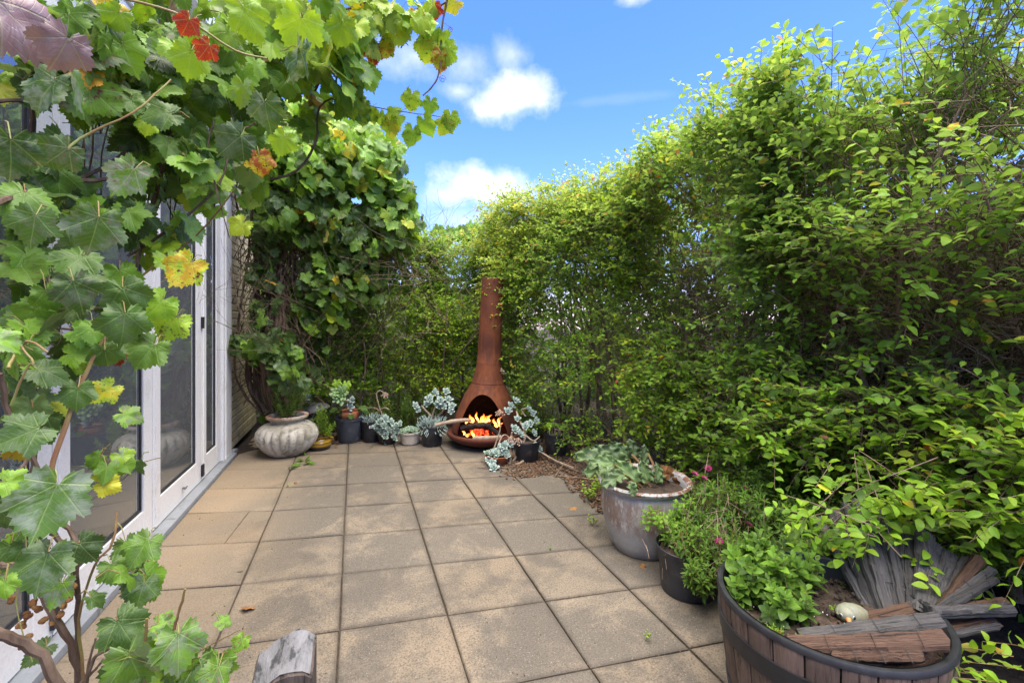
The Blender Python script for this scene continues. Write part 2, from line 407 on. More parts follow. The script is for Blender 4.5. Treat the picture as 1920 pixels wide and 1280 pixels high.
def rust_mat():
    m = newmat('rusted_steel'); t = NT(m); g = t.geo()
    a = t.noise(g, 5, 7, .65, .4); b = t.noise(t.scale(g, (26, 26, 3)), 1, 5, .6); f = t.noise(g, 140, 3, .7)
    s = t.node('ShaderNodeSeparateXYZ'); t.l.new(g, s.inputs[0])
    col = t.mix(t.step(a, .35, .65), (.15, .045, .017), (.08, .025, .014))
    col = t.mix(t.math('MULTIPLY', t.step(b, .45, .7), .6), col, (.21, .068, .02))
    col = t.mix(t.math('MULTIPLY', t.step(s.outputs[2], .45, .16), .75), col, (.10, .032, .022))
    col = t.mix(t.math('MULTIPLY', t.step(s.outputs[2], 1.25, 1.6), .55), col, (.13, .042, .022))
    col = t.mix(t.math('MULTIPLY', t.step(f, .5, .7), .35), col, (.05, .018, .01))
    t.pbr(col, .74, t.bump(t.math('ADD', a, f), .22, .003), .15, .3)
    return m
M_rust = rust_mat()
M_soot = simple('soot', (.006, .005, .005), (.016, .012, .010), 20, .95, .3, .004, .1)
def patina_mat():
    m = newmat('limewashed_terracotta'); t = NT(m); g = t.geo()
    a = t.noise(g, 14, 7, .7); b = t.noise(t.scale(g, (1, 1, .5)), 38, 5, .65); c = t.noise(g, 5, 4, .6)
    s = t.node('ShaderNodeSeparateXYZ'); t.l.new(g, s.inputs[0])
    col = t.mix(t.step(c, .35, .65), (.50, .47, .40), (.29, .27, .21))
    col = t.mix(t.math('MULTIPLY', t.step(a, .48, .62), .75), col, (.16, .15, .11))
    col = t.mix(t.step(b, .66, .70), col, (.22, .085, .05))
    rim = t.math('MULTIPLY', t.step(s.outputs[2], .355, .375), t.step(a, .46, .56)); col = t.mix(rim, col, (.37, .13, .07))
    t.pbr(col, .85, t.bump(t.math('ADD', a, b), .4, .004), 0, .2); return m
M_patina = patina_mat()
def urn_mat():
    m = newmat('worn_glazed_urn'); t = NT(m); g = t.geo(); s = t.node('ShaderNodeSeparateXYZ'); t.l.new(g, s.inputs[0])
    a = t.noise(t.scale(g, (1, 1, .45)), 9, 7, .72); f = t.noise(g, 130, 3, .75); c = t.noise(t.scale(g, (1, 1, .3)), 30, 5, .7)
    band = t.math('MULTIPLY', t.step(s.outputs[2], .10, .2), t.step(s.outputs[2], .37, .30))
    side = t.step(s.outputs[0], 1.72, 1.46)
    rust = t.math('MULTIPLY', t.math('MULTIPLY', band, side), t.step(t.math('ADD', t.math('MULTIPLY', a, .6), t.math('MULTIPLY', c, .4)), .36, .52))
    col = t.mix(t.step(a, .35, .65), (.30, .305, .29), (.39, .385, .36))
    col = t.mix(t.math('MULTIPLY', rust, .85), col, (.15, .085, .052))
    col = t.mix(t.math('MULTIPLY', t.step(c, .52, .64), t.math('MULTIPLY', band, .7)), col, (.50, .51, .49))
    col = t.mix(t.math('MULTIPLY', t.step(f, .5, .75), .45), col, (.16, .13, .10))
    ch = t.math('MULTIPLY', t.step(s.outputs[2], .372, .380), t.step(c, .47, .53)); col = t.mix(ch, col, (.17, .085, .05))
    t.pbr(col, .55, t.bump(t.math('ADD', a, f), .25, .003), 0, .4); return m
M_urn = urn_mat()
def amber_mat():
    m = newmat('amber_glaze'); t = NT(m); g = t.geo(); s = t.node('ShaderNodeSeparateXYZ'); t.l.new(g, s.inputs[0])
    w = t.math('SINE', t.math('MULTIPLY', s.outputs[2], 190.0))
    col = t.mix(t.step(w, -.2, .9), (.24, .15, .015), (.12, .065, .01)); col = t.mix(t.step(s.outputs[2], .045, .03), col, (.015, .02, .02))
    t.pbr(col, .15, t.bump(w, .3, .003), 0, .6); return m
M_amber = amber_mat()
def glass_mat():
    m = newmat('window_glass'); t = NT(m)
    fr = t.node('ShaderNodeFresnel', {'IOR': 1.52}).outputs[0]
    fac = t.math('ADD', t.math('MULTIPLY', fr, 1.7), .06, clamp=True)
    a = t.node('ShaderNodeBsdfTransparent', {'Color': (.86, .90, .90)}); b = t.node('ShaderNodeBsdfGlossy', {'Color': (.92, .95, .96), 'Roughness': .01})
    ms = t.node('ShaderNodeMixShader', {0: fac}); t.l.new(a.outputs[0], ms.inputs[1]); t.l.new(b.outputs[0], ms.inputs[2])
    df = t.node('ShaderNodeBsdfDiffuse', {'Color': (.62, .66, .68)}); m2 = t.node('ShaderNodeMixShader', {0: t.math('ADD', .06, t.math('MULTIPLY', t.noise(t.geo(), 3, 5, .65), .09))}); t.l.new(ms.outputs[0], m2.inputs[1]); t.l.new(df.outputs[0], m2.inputs[2]); t.out(m2.outputs[0]); return m
M_glass = glass_mat()
def emis(name, stops, st, top):
    m = newmat(name); t = NT(m); v = t.vec('Generated'); s = t.node('ShaderNodeSeparateXYZ'); t.l.new(v, s.inputs[0])
    z = t.math('ADD', s.outputs[2], t.math('MULTIPLY', t.math('SUBTRACT', t.noise(v, 4, 3), .5), .3))
    e = t.node('ShaderNodeEmission', {'Color': t.ramp(z, stops), 'Strength': st})
    fcg = t.node('ShaderNodeLayerWeight', {'Blend': .5}).outputs['Facing']
    tr = t.node('ShaderNodeBsdfTransparent'); ms = t.node('ShaderNodeMixShader', {0: t.math('MULTIPLY', t.step(z, top, .35), t.step(fcg, .95, .15))})
    t.l.new(tr.outputs[0], ms.inputs[1]); t.l.new(e.outputs[0], ms.inputs[2]); t.out(ms.outputs[0]); return m
M_flame = emis('flame', [(0, (1, .16, .02)), (.2, (1, .50, .14)), (.5, (1, .26, .03)), (1, (.9, .10, .01))], .95, 1.15)
def ember_mat():
    m = newmat('ember'); t = NT(m); g = t.geo(); n = t.noise(g, 55, 4, .7)
    e = t.node('ShaderNodeEmission', {'Color': t.ramp(n, [(.42, (.02, .002, .001)), (.52, (.9, .03, .012)), (.7, (1, .22, .04))]), 'Strength': .55}); t.out(e.outputs[0]); return m
M_ember = ember_mat()

# ------------------------------------------------------------------ leaf templates  (V, T, UV): base at origin, tip at +Y, face +Z
def tpl(V, T): V = np.array(V, float); return V, np.array(T, int), V[:, :2].copy()
def oval(lo=False, w=.29, fold=.10, curl=.12):
    if lo:
        return tpl([(0, 0, 0), (-w, .45, fold), (w, .45, fold), (0, .5, 0), (0, 1, -curl), (-w * .72, .78, fold * .5), (w * .72, .78, fold * .5)],
                   [(0, 3, 1), (0, 2, 3), (1, 3, 5), (3, 2, 6), (3, 4, 5), (3, 6, 4)])
    V = [(0, 0, 0), (0, .3, .02), (0, .6, 0), (0, .85, -curl * .5), (0, 1, -curl)]
    for s in (-1, 1): V += [(s * w * .62, .14, fold * .5), (s * w, .36, fold), (s * w * .98, .58, fold * .9), (s * w * .66, .80, fold * .3 - curl * .4), (s * w * .25, .95, -curl * .85)]
    T = []
    for b, fl in ((5, 0), (10, 1)):
        t = [(0, 1, b), (1, b + 1, b), (1, 2, b + 1), (2, b + 2, b + 1), (2, 3, b + 2), (3, b + 3, b + 2), (3, 4, b + 4), (3, b + 4, b + 3)]
        T += [tuple(reversed(q)) for q in t] if fl else t
    return tpl(V, T)
def grape(n=26, teeth=.05, seed=0, curl=.25, low=False):
    r = random.Random(seed)
    half = [(0.02, 0.02), (.08, -.20), (.24, -.30), (.40, -.24), (.50, -.04), (.49, .13), (.63, .24), (.68, .42), (.61, .56), (.46, .55), (.41, .68), (.26, .86), (.12, .95), (0, 1.06)]
    half = [(x * r.uniform(.94, 1.08), y * r.uniform(.95, 1.05)) for x, y in half]; half[-1] = (0, 1.06)
    def sample(h, flip):
        P = [Vector((x, y)) for x, y in h]; L = [0]
        for a, b in zip(P, P[1:]): L.append(L[-1] + (b - a).length)
        out = []
        for i in range(n):
            s = L[-1] * (i + .5) / n; k = max(j for j in range(len(L)) if L[j] <= s); k = min(k, len(P) - 2)
            p = P[k].lerp(P[k + 1], (s - L[k]) / (L[k + 1] - L[k])); c = Vector((0, .2)); d = (p - c).normalized()
            p = p + d * (teeth * (1 if i % 2 else -.75) * r.uniform(.6, 1.3)); out.append(p)
        return [(-p.x if flip else p.x, p.y) for p in out]
    ring = sample(half, False) + [(0, 1.09)] + sample(half, True)[::-1]
    cx, cy = 0, .22
    a1, a2, a3 = r.uniform(0, 6), r.uniform(0, 6), r.uniform(.04, .09)
    def z(x, y):
        d = math.hypot(x, y - .2); th = math.atan2(x, y)
        return .16 * abs(x) - curl * d * d * 1.0 + a3 * math.sin(th * 5 + a1) * d * 1.3 + .03 * math.sin(9 * x + 7 * y + a2)
    V = [(cx, cy, z(cx, cy))]; T = []
    N = len(ring)
    if low:
        V += [(x, y, z(x, y)) for x, y in ring]
        T = [(0, 1 + i, 1 + (i + 1) % N) for i in range(N)]
    else:
        for f in (.4, .75, 1.0): V += [((x - cx) * f + cx, (y - cy) * f + cy, z((x - cx) * f + cx, (y - cy) * f + cy)) for x, y in ring]
        T = [(0, 1 + i, 1 + (i + 1) % N) for i in range(N)]
        for k in range(2):
            for i in range(N):
                j = (i + 1) % N; a, b, c, d = 1 + k * N + i, 1 + k * N + j, 1 + (k + 1) * N + j, 1 + (k + 1) * N + i
                T += [(a, d, c), (a, c, b)]
    V, T, U = tpl(V, T)
    nrm = np.cross(V[T[0, 1]] - V[T[0, 0]], V[T[0, 2]] - V[T[0, 0]])
    if nrm[2] < 0: T = T[:, ::-1].copy()
    return V, T, U
def fleshy(w=.36, th=.14, wide=.68, tip=.9, up=.12):
    prof = [(0, .10), (.25, .45), (wide * .8, .95), (wide, 1.0), (tip, .66), (1.0, .06)]
    V = []; T = []; n = 6
    for y, s in prof:
        for k in range(n):
            a = 2 * math.pi * k / n; V.append((math.cos(a) * w * s, y, math.sin(a) * th * (s if y < .9 else s * .8) + up * y * y))
    for i in range(len(prof) - 1):
        for k in range(n):
            j = (k + 1) % n; a, b, c, d = i * n + k, i * n + j, (i + 1) * n + j, (i + 1) * n + k; T += [(a, c, b), (a, d, c)]
    V, T, U = tpl(V, T); return V, T[:, ::-1].copy(), U
def frilly(seed=0):
    r = random.Random(seed); V = []; T = []; nu, nv = 14, 16
    for j in range(nv + 1):
        y = j / nv; w = .40 * math.sin(math.pi * min(1, y * .86 + .12)) ** .7
        for i in range(nu + 1):
            u = i / nu * 2 - 1; ed = abs(u) ** 2
            V.append((u * w * (1 + .16 * math.sin(21 * y + seed) + .08 * math.sin(47 * y)), y + .05 * math.sin(9 * u + seed) * ed, .14 * abs(u) - .40 * (y - .2) ** 2 + .13 * ed * math.sin(22 * y + 3 * u + seed) + .035 * math.sin(14 * y - 9 * abs(u)) + .02 * math.sin(8 * y)))
    for j in range(nv):
        for i in range(nu):
            a = j * (nu + 1) + i; b = a + 1; c = b + nu + 1; d = a + nu + 1; T += [(a, b, c), (a, c, d)]
    return tpl(V, T)
GR_HI = [grape(30, .045, k, c) for k, c in zip(range(6), (.12, .3, .22, .45, .05, .35))]
GR_LO = [grape(17, .055, k + 20, c, True) for k, c in zip(range(3), (.15, .35, .25))]
OV_HI = [oval(False, .27, .10, .12), oval(False, .31, .05, .25), oval(False, .25, .14, .05)]; OV_LO = oval(True)
LANCE = [oval(False, .17, .06, .15), oval(False, .20, .09, .3)]; LANCE_LO = oval(True, .16, .05, .2)

def tri_mesh(name, V, T, U, mat, tint=None, smooth=True):
    me = bpy.data.meshes.new(name)
    me.vertices.add(len(V)); me.vertices.foreach_set('co', np.ascontiguousarray(V, dtype=np.float32).ravel())
    me.loops.add(len(T) * 3); me.loops.foreach_set('vertex_index', np.ascontiguousarray(T, dtype=np.int32).ravel())
    me.polygons.add(len(T)); me.polygons.foreach_set('loop_start', np.arange(0, len(T) * 3, 3, dtype=np.int32))
    if U is not None:
        uv = me.uv_layers.new(name='UVMap'); uv.data.foreach_set('uv', np.ascontiguousarray(U[np.asarray(T).ravel()], dtype=np.float32).ravel())
    if tint is not None:
        at = me.attributes.new('tint', 'FLOAT_COLOR', 'POINT'); c = np.ones((len(V), 4), np.float32); c[:, :3] = tint; at.data.foreach_set('color', c.ravel())
    me.materials.append(mat); me.update(calc_edges=True)
    if smooth: me.polygons.foreach_set('use_smooth', np.ones(len(T), bool))
    return me
def tmesh(name, tp, mat): return tri_mesh(name, tp[0], tp[1], tp[2], mat)
ME_GR = [tmesh('leaf', t, M_vine_o) for t in GR_HI]; ME_OV = [tmesh('leaf', t, M_hedge_o) for t in OV_HI]
ME_LANCE = [tmesh('leaf', t, M_hedge_o) for t in LANCE]

def norm(a): return a / np.maximum(np.linalg.norm(a, axis=1, keepdims=True), 1e-9)
def frames(t, n):
    y = norm(t); z = n - y * (n * y).sum(1, keepdims=True); z = norm(z); x = np.cross(y, z); return np.stack([x, y, z], 2)
class Leaves:
    def __init__(s): s.P = []; s.T = []; s.N = []; s.S = []; s.C = []
    def add(s, P, T, N, S, Cc): s.P.append(P); s.T.append(T); s.N.append(N); s.S.append(S); s.C.append(Cc); return s
    def cat(s): return [np.concatenate(q) for q in (s.P, s.T, s.N, s.S, s.C)]
def cam_z(P): return P[:, 0] * ST + P[:, 1] * CT
def pixel(P):
    z = np.maximum(cam_z(P), 1e-3); xc = P[:, 0] * CT - P[:, 1] * ST
    return 960 + F * xc / z, 600 - (P[:, 2] - EYE) / z * F, z
def foliage(parent, L, meshes, lows, mass_mat, nparts=300, front=None, minpx=9, name='leaf'):
    P, T, N, S, Cc = L.cat()
    px, py, z = pixel(P); size = S * F / z
    sc = size * ((px > -20) & (px < 1940) & (py > -20) & (py < 1300) & (z > .25)) * (size > minpx)
    if front is not None: sc = sc * front(P)
    idx = np.argsort(-sc)[:nparts]; idx = idx[sc[idx] > 0]
    Rm = frames(T, N)
    for i in idx:
        inst(name, meshes[int(RNG.integers(len(meshes)))], parent, P[i], Matrix(Rm[i].tolist()), float(S[i]), Cc[i])
    rest = np.setdiff1d(np.arange(len(P)), idx)
    if len(rest) == 0: return
    Vs, Ts, Us, Cs = [], [], [], []; off = 0
    for k, lo in enumerate(lows):
        r = rest[k::len(lows)]
        if len(r) == 0: continue
        V0, T0, U0 = lo
        V = np.einsum('nij,vj->nvi', Rm[r], V0) * S[r][:, None, None] + P[r][:, None, :]
        n, m = len(r), len(V0)
        Vs.append(V.reshape(-1, 3)); Ts.append((T0[None] + (np.arange(n) * m)[:, None, None]).reshape(-1, 3) + off)
        Us.append(np.tile(U0, (n, 1))); Cs.append(np.repeat(Cc[r], m, 0)); off += n * m
    me = tri_mesh('foliage', np.concatenate(Vs), np.concatenate(Ts), np.concatenate(Us), mass_mat, np.concatenate(Cs))
    o = bpy.data.objects.new('foliage', me); C.objects.link(o); put(o, parent); o['kind'] = 'stuff'
_nd = RNG.normal(size=(10, 3)) * np.array([2.2] * 10)[:, None]; _np = RNG.uniform(0, 6.28, 10)
def lowf(P, k=1.0): return sum(np.sin(P @ (_nd[i] * k) + _np[i]) for i in range(10)) / 10 ** .5 / 1.0
def shoots(P, D, Ln, K, size, tint, up=(0, 0, 1), drop=.18, droop=.25, blot=.05, side=.85):
    """opposite leaves along shoots; also returns the stems"""
    n = len(P); L = Leaves(); D = norm(D); U = np.tile(np.array(up, float), (n, 1)) + RNG.normal(0, .35, (n, 3))
    Sd = norm(np.cross(D, U)); pts = []
    for k in range(K):
        s = (k + .6) / K; p = P + D * (Ln * s)[:, None]; p[:, 2] -= droop * (Ln * s) ** 2 * 2
        pts.append(p.copy()); keep = RNG.random(n) > drop
        sg = 1 if k % 2 else -1
        t = norm(Sd * side * sg + D * .6 + RNG.normal(0, .28, (n, 3)))
        nn = norm(U * .9 + RNG.normal(0, .45, (n, 3)))
        sz = size * (1 - .35 * abs(s - .45)) * RNG.uniform(.7, 1.15, n)
        cc = np.stack([np.clip(tint + .07 * s + RNG.normal(0, .035, n) + (RNG.random(n) < .018) * .3, 0, .97), np.clip(RNG.normal(blot, .1, n), 0, 1), np.zeros(n)], 1)
        L.add(p[keep], t[keep], nn[keep], sz[keep], cc[keep])
    return L.cat(), pts
def stem_mesh(P0, P1, r0, r1):
    d = norm(P1 - P0); a = norm(np.cross(d, np.array([.3, .2, .93]))); b = np.cross(d, a); V = []
    for P, r in ((P0, r0), (P1, r1)):
        for k in range(3):
            th = 2.094 * k; V.append(P + (a * math.cos(th) + b * math.sin(th)) * r)
    V = np.stack(V, 1).reshape(-1, 3); n = len(P0)
    T0 = np.array([(0, 1, 4), (0, 4, 3), (1, 2, 5), (1, 5, 4), (2, 0, 3), (2, 3, 5)])
    return V, (T0[None] + (np.arange(n) * 6)[:, None, None]).reshape(-1, 3)
def stems(parent, segs, mat, name='twigs'):
    Vs, Ts, off = [], [], 0
    for (a, b, r0, r1) in segs:
        V, T = stem_mesh(a, b, r0, r1); Vs.append(V); Ts.append(T + off); off += len(V)
    me = tri_mesh(name, np.concatenate(Vs), np.concatenate(Ts), None, mat)
    o = bpy.data.objects.new(name, me); C.objects.link(o); put(o, parent); o['kind'] = 'stuff'
    return o

# ------------------------------------------------------------------ ground and patio
g = MB(); g.add([(-60, -60, -.06), (60, -60, -.06), (60, 60, -.06), (-60, 60, -.06)], [(0, 1, 2, 3)]).build('ground', M_soil)['kind'] = 'structure'
bed = MB(); nb = 46
for seg, (x0, x1, y0, y1) in enumerate([(1.6, 4.2, -.6, 7.5), (-1.1, 1.6, 5.0, 7.5)]):
    vs = []; nx, ny = 40, 60
    for j in range(ny + 1):
        for i in range(nx + 1):
            x = x0 + (x1 - x0) * i / nx; y = y0 + (y1 - y0) * j / ny
            vs.append((x, y, -.012 + .018 * math.sin(7 * x + 3 * y) * math.sin(5 * y) + random.uniform(0, .012)))
    bed.add(vs, [(j * (nx + 1) + i, j * (nx + 1) + i + 1, (j + 1) * (nx + 1) + i + 1, (j + 1) * (nx + 1) + i) for j in range(ny) for i in range(nx)])
bedo = bed.build('garden_bed', M_soil, smooth=True); bedo['kind'] = 'structure'

patio = MB().box((-1.14, -.6, -.055), (1.72, 5.32, -.014)).build('patio', M_joint); patio['kind'] = 'structure'
XL = [-1.072, -.53, -.062, .388, .835, 1.256, 1.70]
def rowy(k, x): return 1.59 + .447 * k + max(-.24, -.09 - .021 * k) * x
def paver(c, dz, tilt):
    cx = sum(p[0] for p in c) / 4; cy = sum(p[1] for p in c) / 4; sh = .0034
    q = []
    for x, y in c:
        dx, dy = (1 if x < cx else -1) * sh, (1 if y < cy else -1) * sh
        q.append((x + dx + random.uniform(-.0015, .0015), y + dy + random.uniform(-.0015, .0015)))
    # outline with slightly ragged edges, chamfered top
    ring = []
    for i in range(4):
        a, b = q[i], q[(i + 1) % 4]; nrm_ = (b[1] - a[1], a[0] - b[0]); l = math.hypot(*nrm_)
        for k in range(5):
            t = k / 5; j = random.uniform(-.0012, .0012) if k else 0
            ring.append((a[0] + (b[0] - a[0]) * t + nrm_[0] / l * j, a[1] + (b[1] - a[1]) * t + nrm_[1] / l * j))
    n = len(ring); vs = []
    for z, s in ((-.045, 0), (-.004, 0), (0, .0045)):
        for x, y in ring:
            X = x + (cx - x) / .22 * s; Y = y + (cy - y) / .22 * s
            vs.append((X, Y, z + dz + tilt[0] * (X - cx) + tilt[1] * (Y - cy)))
    fs = [(k * n + i, k * n + (i + 1) % n, (k + 1) * n + (i + 1) % n, (k + 1) * n + i) for k in range(2) for i in range(n)] + [tuple(2 * n + i for i in range(n))]
    me = bpy.data.meshes.new('paver'); me.from_pydata(vs, [], fs); me.materials.append(M_paver)
    uv = me.uv_layers.new(name='UVMap'); xs = [p[0] for p in c]; w = max(xs) - min(xs)
    for lp in me.loops:
        x, y, _ = vs[lp.vertex_index]
        u = (x - min(xs)) / w; yl = c[0][1] + (c[1][1] - c[0][1]) * u; yh = c[3][1] + (c[2][1] - c[3][1]) * u
        uv.data[lp.index].uv = (u, (y - yl) / (yh - yl))
    me.update(); o = bpy.data.objects.new('paver', me); C.objects.link(o); put(o, patio)
for i in range(6):
    for k in range(-5, 9):
        x0, x1 = XL[i], XL[i + 1]
        if rowy(k, 0) > 5.3: continue
        c = [(x0, rowy(k, x0)), (x1, rowy(k, x1)), (x1, rowy(k + 1, x1)), (x0, rowy(k + 1, x0))]
        if i == 0: c = [(x, y + (.045 if x < -1 else 0)) for x, y in c]
        if i == 0 and k == 3:       # one slab is cracked across
            xm = -.70
            f = lambda kk, x: rowy(kk, x)
            for (a, b) in ((x0, xm - .02), (xm - .02, x1)):
                cc = [(a, c[0][1] + (c[1][1] - c[0][1]) * (a - x0) / (x1 - x0)), (b + (.03 if b < x1 else 0) * 0, c[0][1] + (c[1][1] - c[0][1]) * (b - x0) / (x1 - x0)),
                      (b, c[3][1] + (c[2][1] - c[3][1]) * (b - x0) / (x1 - x0)), (a, c[3][1] + (c[2][1] - c[3][1]) * (a - x0) / (x1 - x0))]
                if a == x0: cc[1] = (cc[1][0] + .0, cc[1][1]); cc[2] = (cc[2][0] + .04, cc[2][1])
                else: cc[0] = (cc[0][0] - .0, cc[0][1]); cc[3] = (cc[3][0] + .04, cc[3][1])
                paver(cc, -.001, (0, 0))
            continue
        paver(c, random.uniform(-.003, .002), (random.uniform(-.006, .006), random.uniform(-.006, .006)))

# ------------------------------------------------------------------ house
house = empty('house', (-1.15, 2.5, 0), 'cream brick house wall with white folding glass doors along the left of the patio', 'house')
XW = -1.15
MB().box((-1.20, -1.2, -.05), (-1.078, 5.03, .022)).build('door_sill', M_sill, house)
MB().box((-1.29, 5.03, -.05), (-1.10, 5.16, .030)).build('footing', M_sill, house)
# brick return beyond the doors
yb0, yb1 = 5.035, 6.35
MB().box((-1.34, yb0, 0), (-1.172, yb1, 3.35)).build('brick_backing', M_mortar, house)
bmesh_ = weld(MB().box((-.055, -.1125, -.033), (.055, .1125, .033)).build('brick', M_brick, house)); bevel(bmesh_, .004); first = bmesh_
cnt = 0; zc_ = .045
while zc_ < 3.3 and cnt < 296:
    y = yb0 + (.06 if int(zc_ / .077) % 2 else .115)
    while y < yb1:
        loc = (-1.218 + random.uniform(-.0015, .0015), y, zc_)
        if cnt == 0: first.location = Vector(loc)
        else:
            o = first.copy(); C.objects.link(o); o.location = loc
        cnt += 1; y += .236
    zc_ += .077
MB().box((-1.33, 4.74, 2.50), (-1.165, yb0 - .003, 3.35)).build('wall_panel', M_white, house)
# weatherboards above the doors
for i in range(7):
    z0 = 2.53 + i * .125
    b = MB(); b.add([(-1.20, -1.2, z0), (-1.152, -1.2, z0), (-1.172, -1.2, z0 + .128), (-1.20, -1.2, z0 + .128), (-1.20, 4.735, z0), (-1.152, 4.735, z0), (-1.172, 4.735, z0 + .128), (-1.20, 4.735, z0 + .128)],
          [(0, 1, 2, 3), (7, 6, 5, 4), (0, 4, 5, 1), (1, 5, 6, 2), (2, 6, 7, 3), (3, 7, 4, 0)]).build('weatherboard', M_white, house)
MB().box((-1.30, -1.2, 2.44), (-1.13, 5.03, 2.527)).build('door_head', M_white, house)
j = MB(); j.box((-1.30, 4.76, .022), (-1.125, 5.03, 2.44)); j.box((-1.125, 4.80, .022), (-1.112, 4.99, 2.44)); bevel(j.build('door_jamb', M_white, house), .003)
g_ = MB().box((-1.7, -1.2, 3.40), (-.97, 5.2, 3.43)); g_.build('eave_lining', M_white, house)
MB().box((-1.0, -1.2, 3.36), (-.965, 5.2, 3.54)).build('fascia', M_white, house)
def door(y0, y1, hinge_z=(), bolt=False):
    """one leaf: stiles, rails, pane, seal"""
    root = MB(); s = .115; xo, xi = -1.148, -1.195
    root.box((xi, y0, .03), (xo, y0 + s, 2.435)); root.box((xi, y1 - s, .03), (xo, y1, 2.435))
    root.box((xi + .001, y0 + s, .03), (xo - .001, y1 - s, .20)); root.box((xi + .001, y0 + s, 2.32), (xo - .001, y1 - s, 2.435))
    # glazing bead
    w = .014
    root.box((xo - .002, y0 + .028, .10), (xo + .006, y0 + .052, 2.40))
    d = root.build('door_panel', M_white, house); bevel(d, .0025)
    b = MB()
    for (a, c, e, f) in ((y0 + s, y0 + s + w, .20, 2.32), (y1 - s - w, y1 - s, .20, 2.32), (y0 + s + w, y1 - s - w, .20, .20 + w), (y0 + s + w, y1 - s - w, 2.32 - w, 2.32)):
        b.box((-1.178, a, e), (-1.158, c, f))
    b.build('glazing_seal', M_black, d)
    MB().box((-1.172, y0 + s + w - .003, .2 + w - .003), (-1.166, y1 - s - w + .003, 2.32 - w + .003)).build('pane', M_glass, d)
    for hz in hinge_z:
        MB().box((-1.146, y1 - .020, hz - .045), (-1.132, y1 + .020, hz + .045)).build('hinge', M_black, d)
    if bolt:
        k = MB(); k.tube([(-1.148, y0 + .5, .115), (-1.125, y0 + .5, .115)], .008, 8); k.tube([(-1.128, y0 + .475, .115), (-1.128, y0 + .525, .118)], .005, 6); k.build('floor_bolt', M_steel, d)
for (a, b, hz, bo) in [(-.36, .53, (.11, 1.25, 2.3), False), (.54, 1.43, (), False), (1.44, 2.33, (.11, 1.25, 2.3), True), (2.34, 3.285, (), False), (3.295, 4.215, (.11, 1.28, 2.3), True), (4.225, 4.75, (), False)]:
    door(a, b, hz, bo)
# room behind the glass
MB().box((-5.2, -1.6, -.02), (-1.31, 6.3, .02)).build('room_floor', M_floorin, house)
MB().box((-5.3, -1.6, .02), (-5.2, 6.3, 2.7)).build('room_wall', M_room, house)
MB().box((-5.2, 6.2, .02), (-1.345, 6.3, 2.7)).build('room_wall', M_room, house)
MB().box((-5.2, -1.7, .02), (-1.31, -1.6, 2.7)).build('room_wall', M_room, house)
MB().box((-5.3, -1.7, 2.7), (-4.7, 6.3, 2.78)).build('room_ceiling', M_white, house); MB().box((-1.6, -1.7, 2.7), (-1.36, 6.3, 2.78)).build('room_ceiling', M_white, house)  # unseen ceiling left open between the strips so daylight brightens the room
def curtain(y0, y1, lab):
    m = MB(); n = 40; vs = []
    for z in (.05, 1.2, 2.4):
        for i in range(n + 1):
            vs.append((-1.40 + .035 * math.sin(i * 1.25), y0 + (y1 - y0) * i / n, z))
    m.add(vs, [(j * (n + 1) + i, j * (n + 1) + i + 1, (j + 1) * (n + 1) + i + 1, (j + 1) * (n + 1) + i) for j in range(2) for i in range(n)])
    o = m.build('curtain', M_curtain, None, True); tag(o, lab, 'curtain'); return o
curtain(1.5, 1.95, 'pale pleated curtain behind the nearest glass door at the left'); curtain(4.35, 4.75, 'pale pleated curtain gathered behind the narrow last pane by the brick wall')
of = empty('ottoman', W(190, 850, 3.0), 'low grey upholstered ottoman seen through the glass door', 'ottoman')
c0 = Vector((-2.05, 2.95, 0)); of.location = c0
m_ = MB(); m_.lathe([(0, .05), (.42, .05), (.46, .09), (.46, .33), (.44, .37), (.40, .385), (0, .39)], c0, 36); m_.build('base', M_sofa, of, True)
m_ = MB(); m_.lathe([(0, .385), (.43, .386), (.47, .40), (.475, .44), (.44, .47), (0, .485)], c0, 36); m_.build('cushion', M_sofa, of, True)

# pale wall and roof glimpsed beyond the back hedge; dark fence behind the hedge on the right
pw = empty('boundary_wall', (0, 7.2, 0), 'pale rendered wall glimpsed through the hedge at the back', 'wall')
MB().box((-3.0, 7.15, -.05), (2.6, 7.3, 1.75)).build('wall', M_pale, pw); MB().box((-3.02, 7.12, 1.75), (2.62, 7.33, 1.81)).build('coping', M_mortar, pw)
rf = empty('neighbour_house', (.4, 14, 0), 'distant house with a small clay tiled roof showing above the back hedge', 'house')
MB().box((-4.2, 13.2, -.05), (.9, 18, 3.5)).build('wall', M_pale, rf)
rm = MB(); rm.add([(-4.5, 12.9, 3.5), (1.2, 12.9, 3.5), (1.2, 18.3, 3.5), (-4.5, 18.3, 3.5), (-2.4, 15.6, 4.7), (-.9, 15.6, 4.7)], [(0, 1, 5, 4), (1, 2, 5), (2, 3, 4, 5), (3, 0, 4), (3, 2, 1, 0)]); rm.build('roof', M_roof, rf)
fe = empty('paling_fence', (3.3, 1.3, 0), 'dark painted paling fence in shade behind the near right hedge', 'fence')
y = -1.2
fb = None
while y < 2.75:
    w = .145
    if fb is None:
        fb = MB().box((-.011, -.07, 0), (.011, .07, 1.0)).build('paling', M_fence, fe); fb.location = Vector((3.3, y, 0)); fb.scale = (1, 1, 1.95)
    else:
        o = fb.copy(); C.objects.link(o); o.location = (3.3 + random.uniform(-.004, .004), y, 0); o.scale = (1, 1, 1.93 + random.uniform(0, .04))
    y += w
for z in (.4, 1.55): MB().box((3.313, -1.3, z), (3.36, 2.8, z + .09)).build('rail', M_fence, fe)

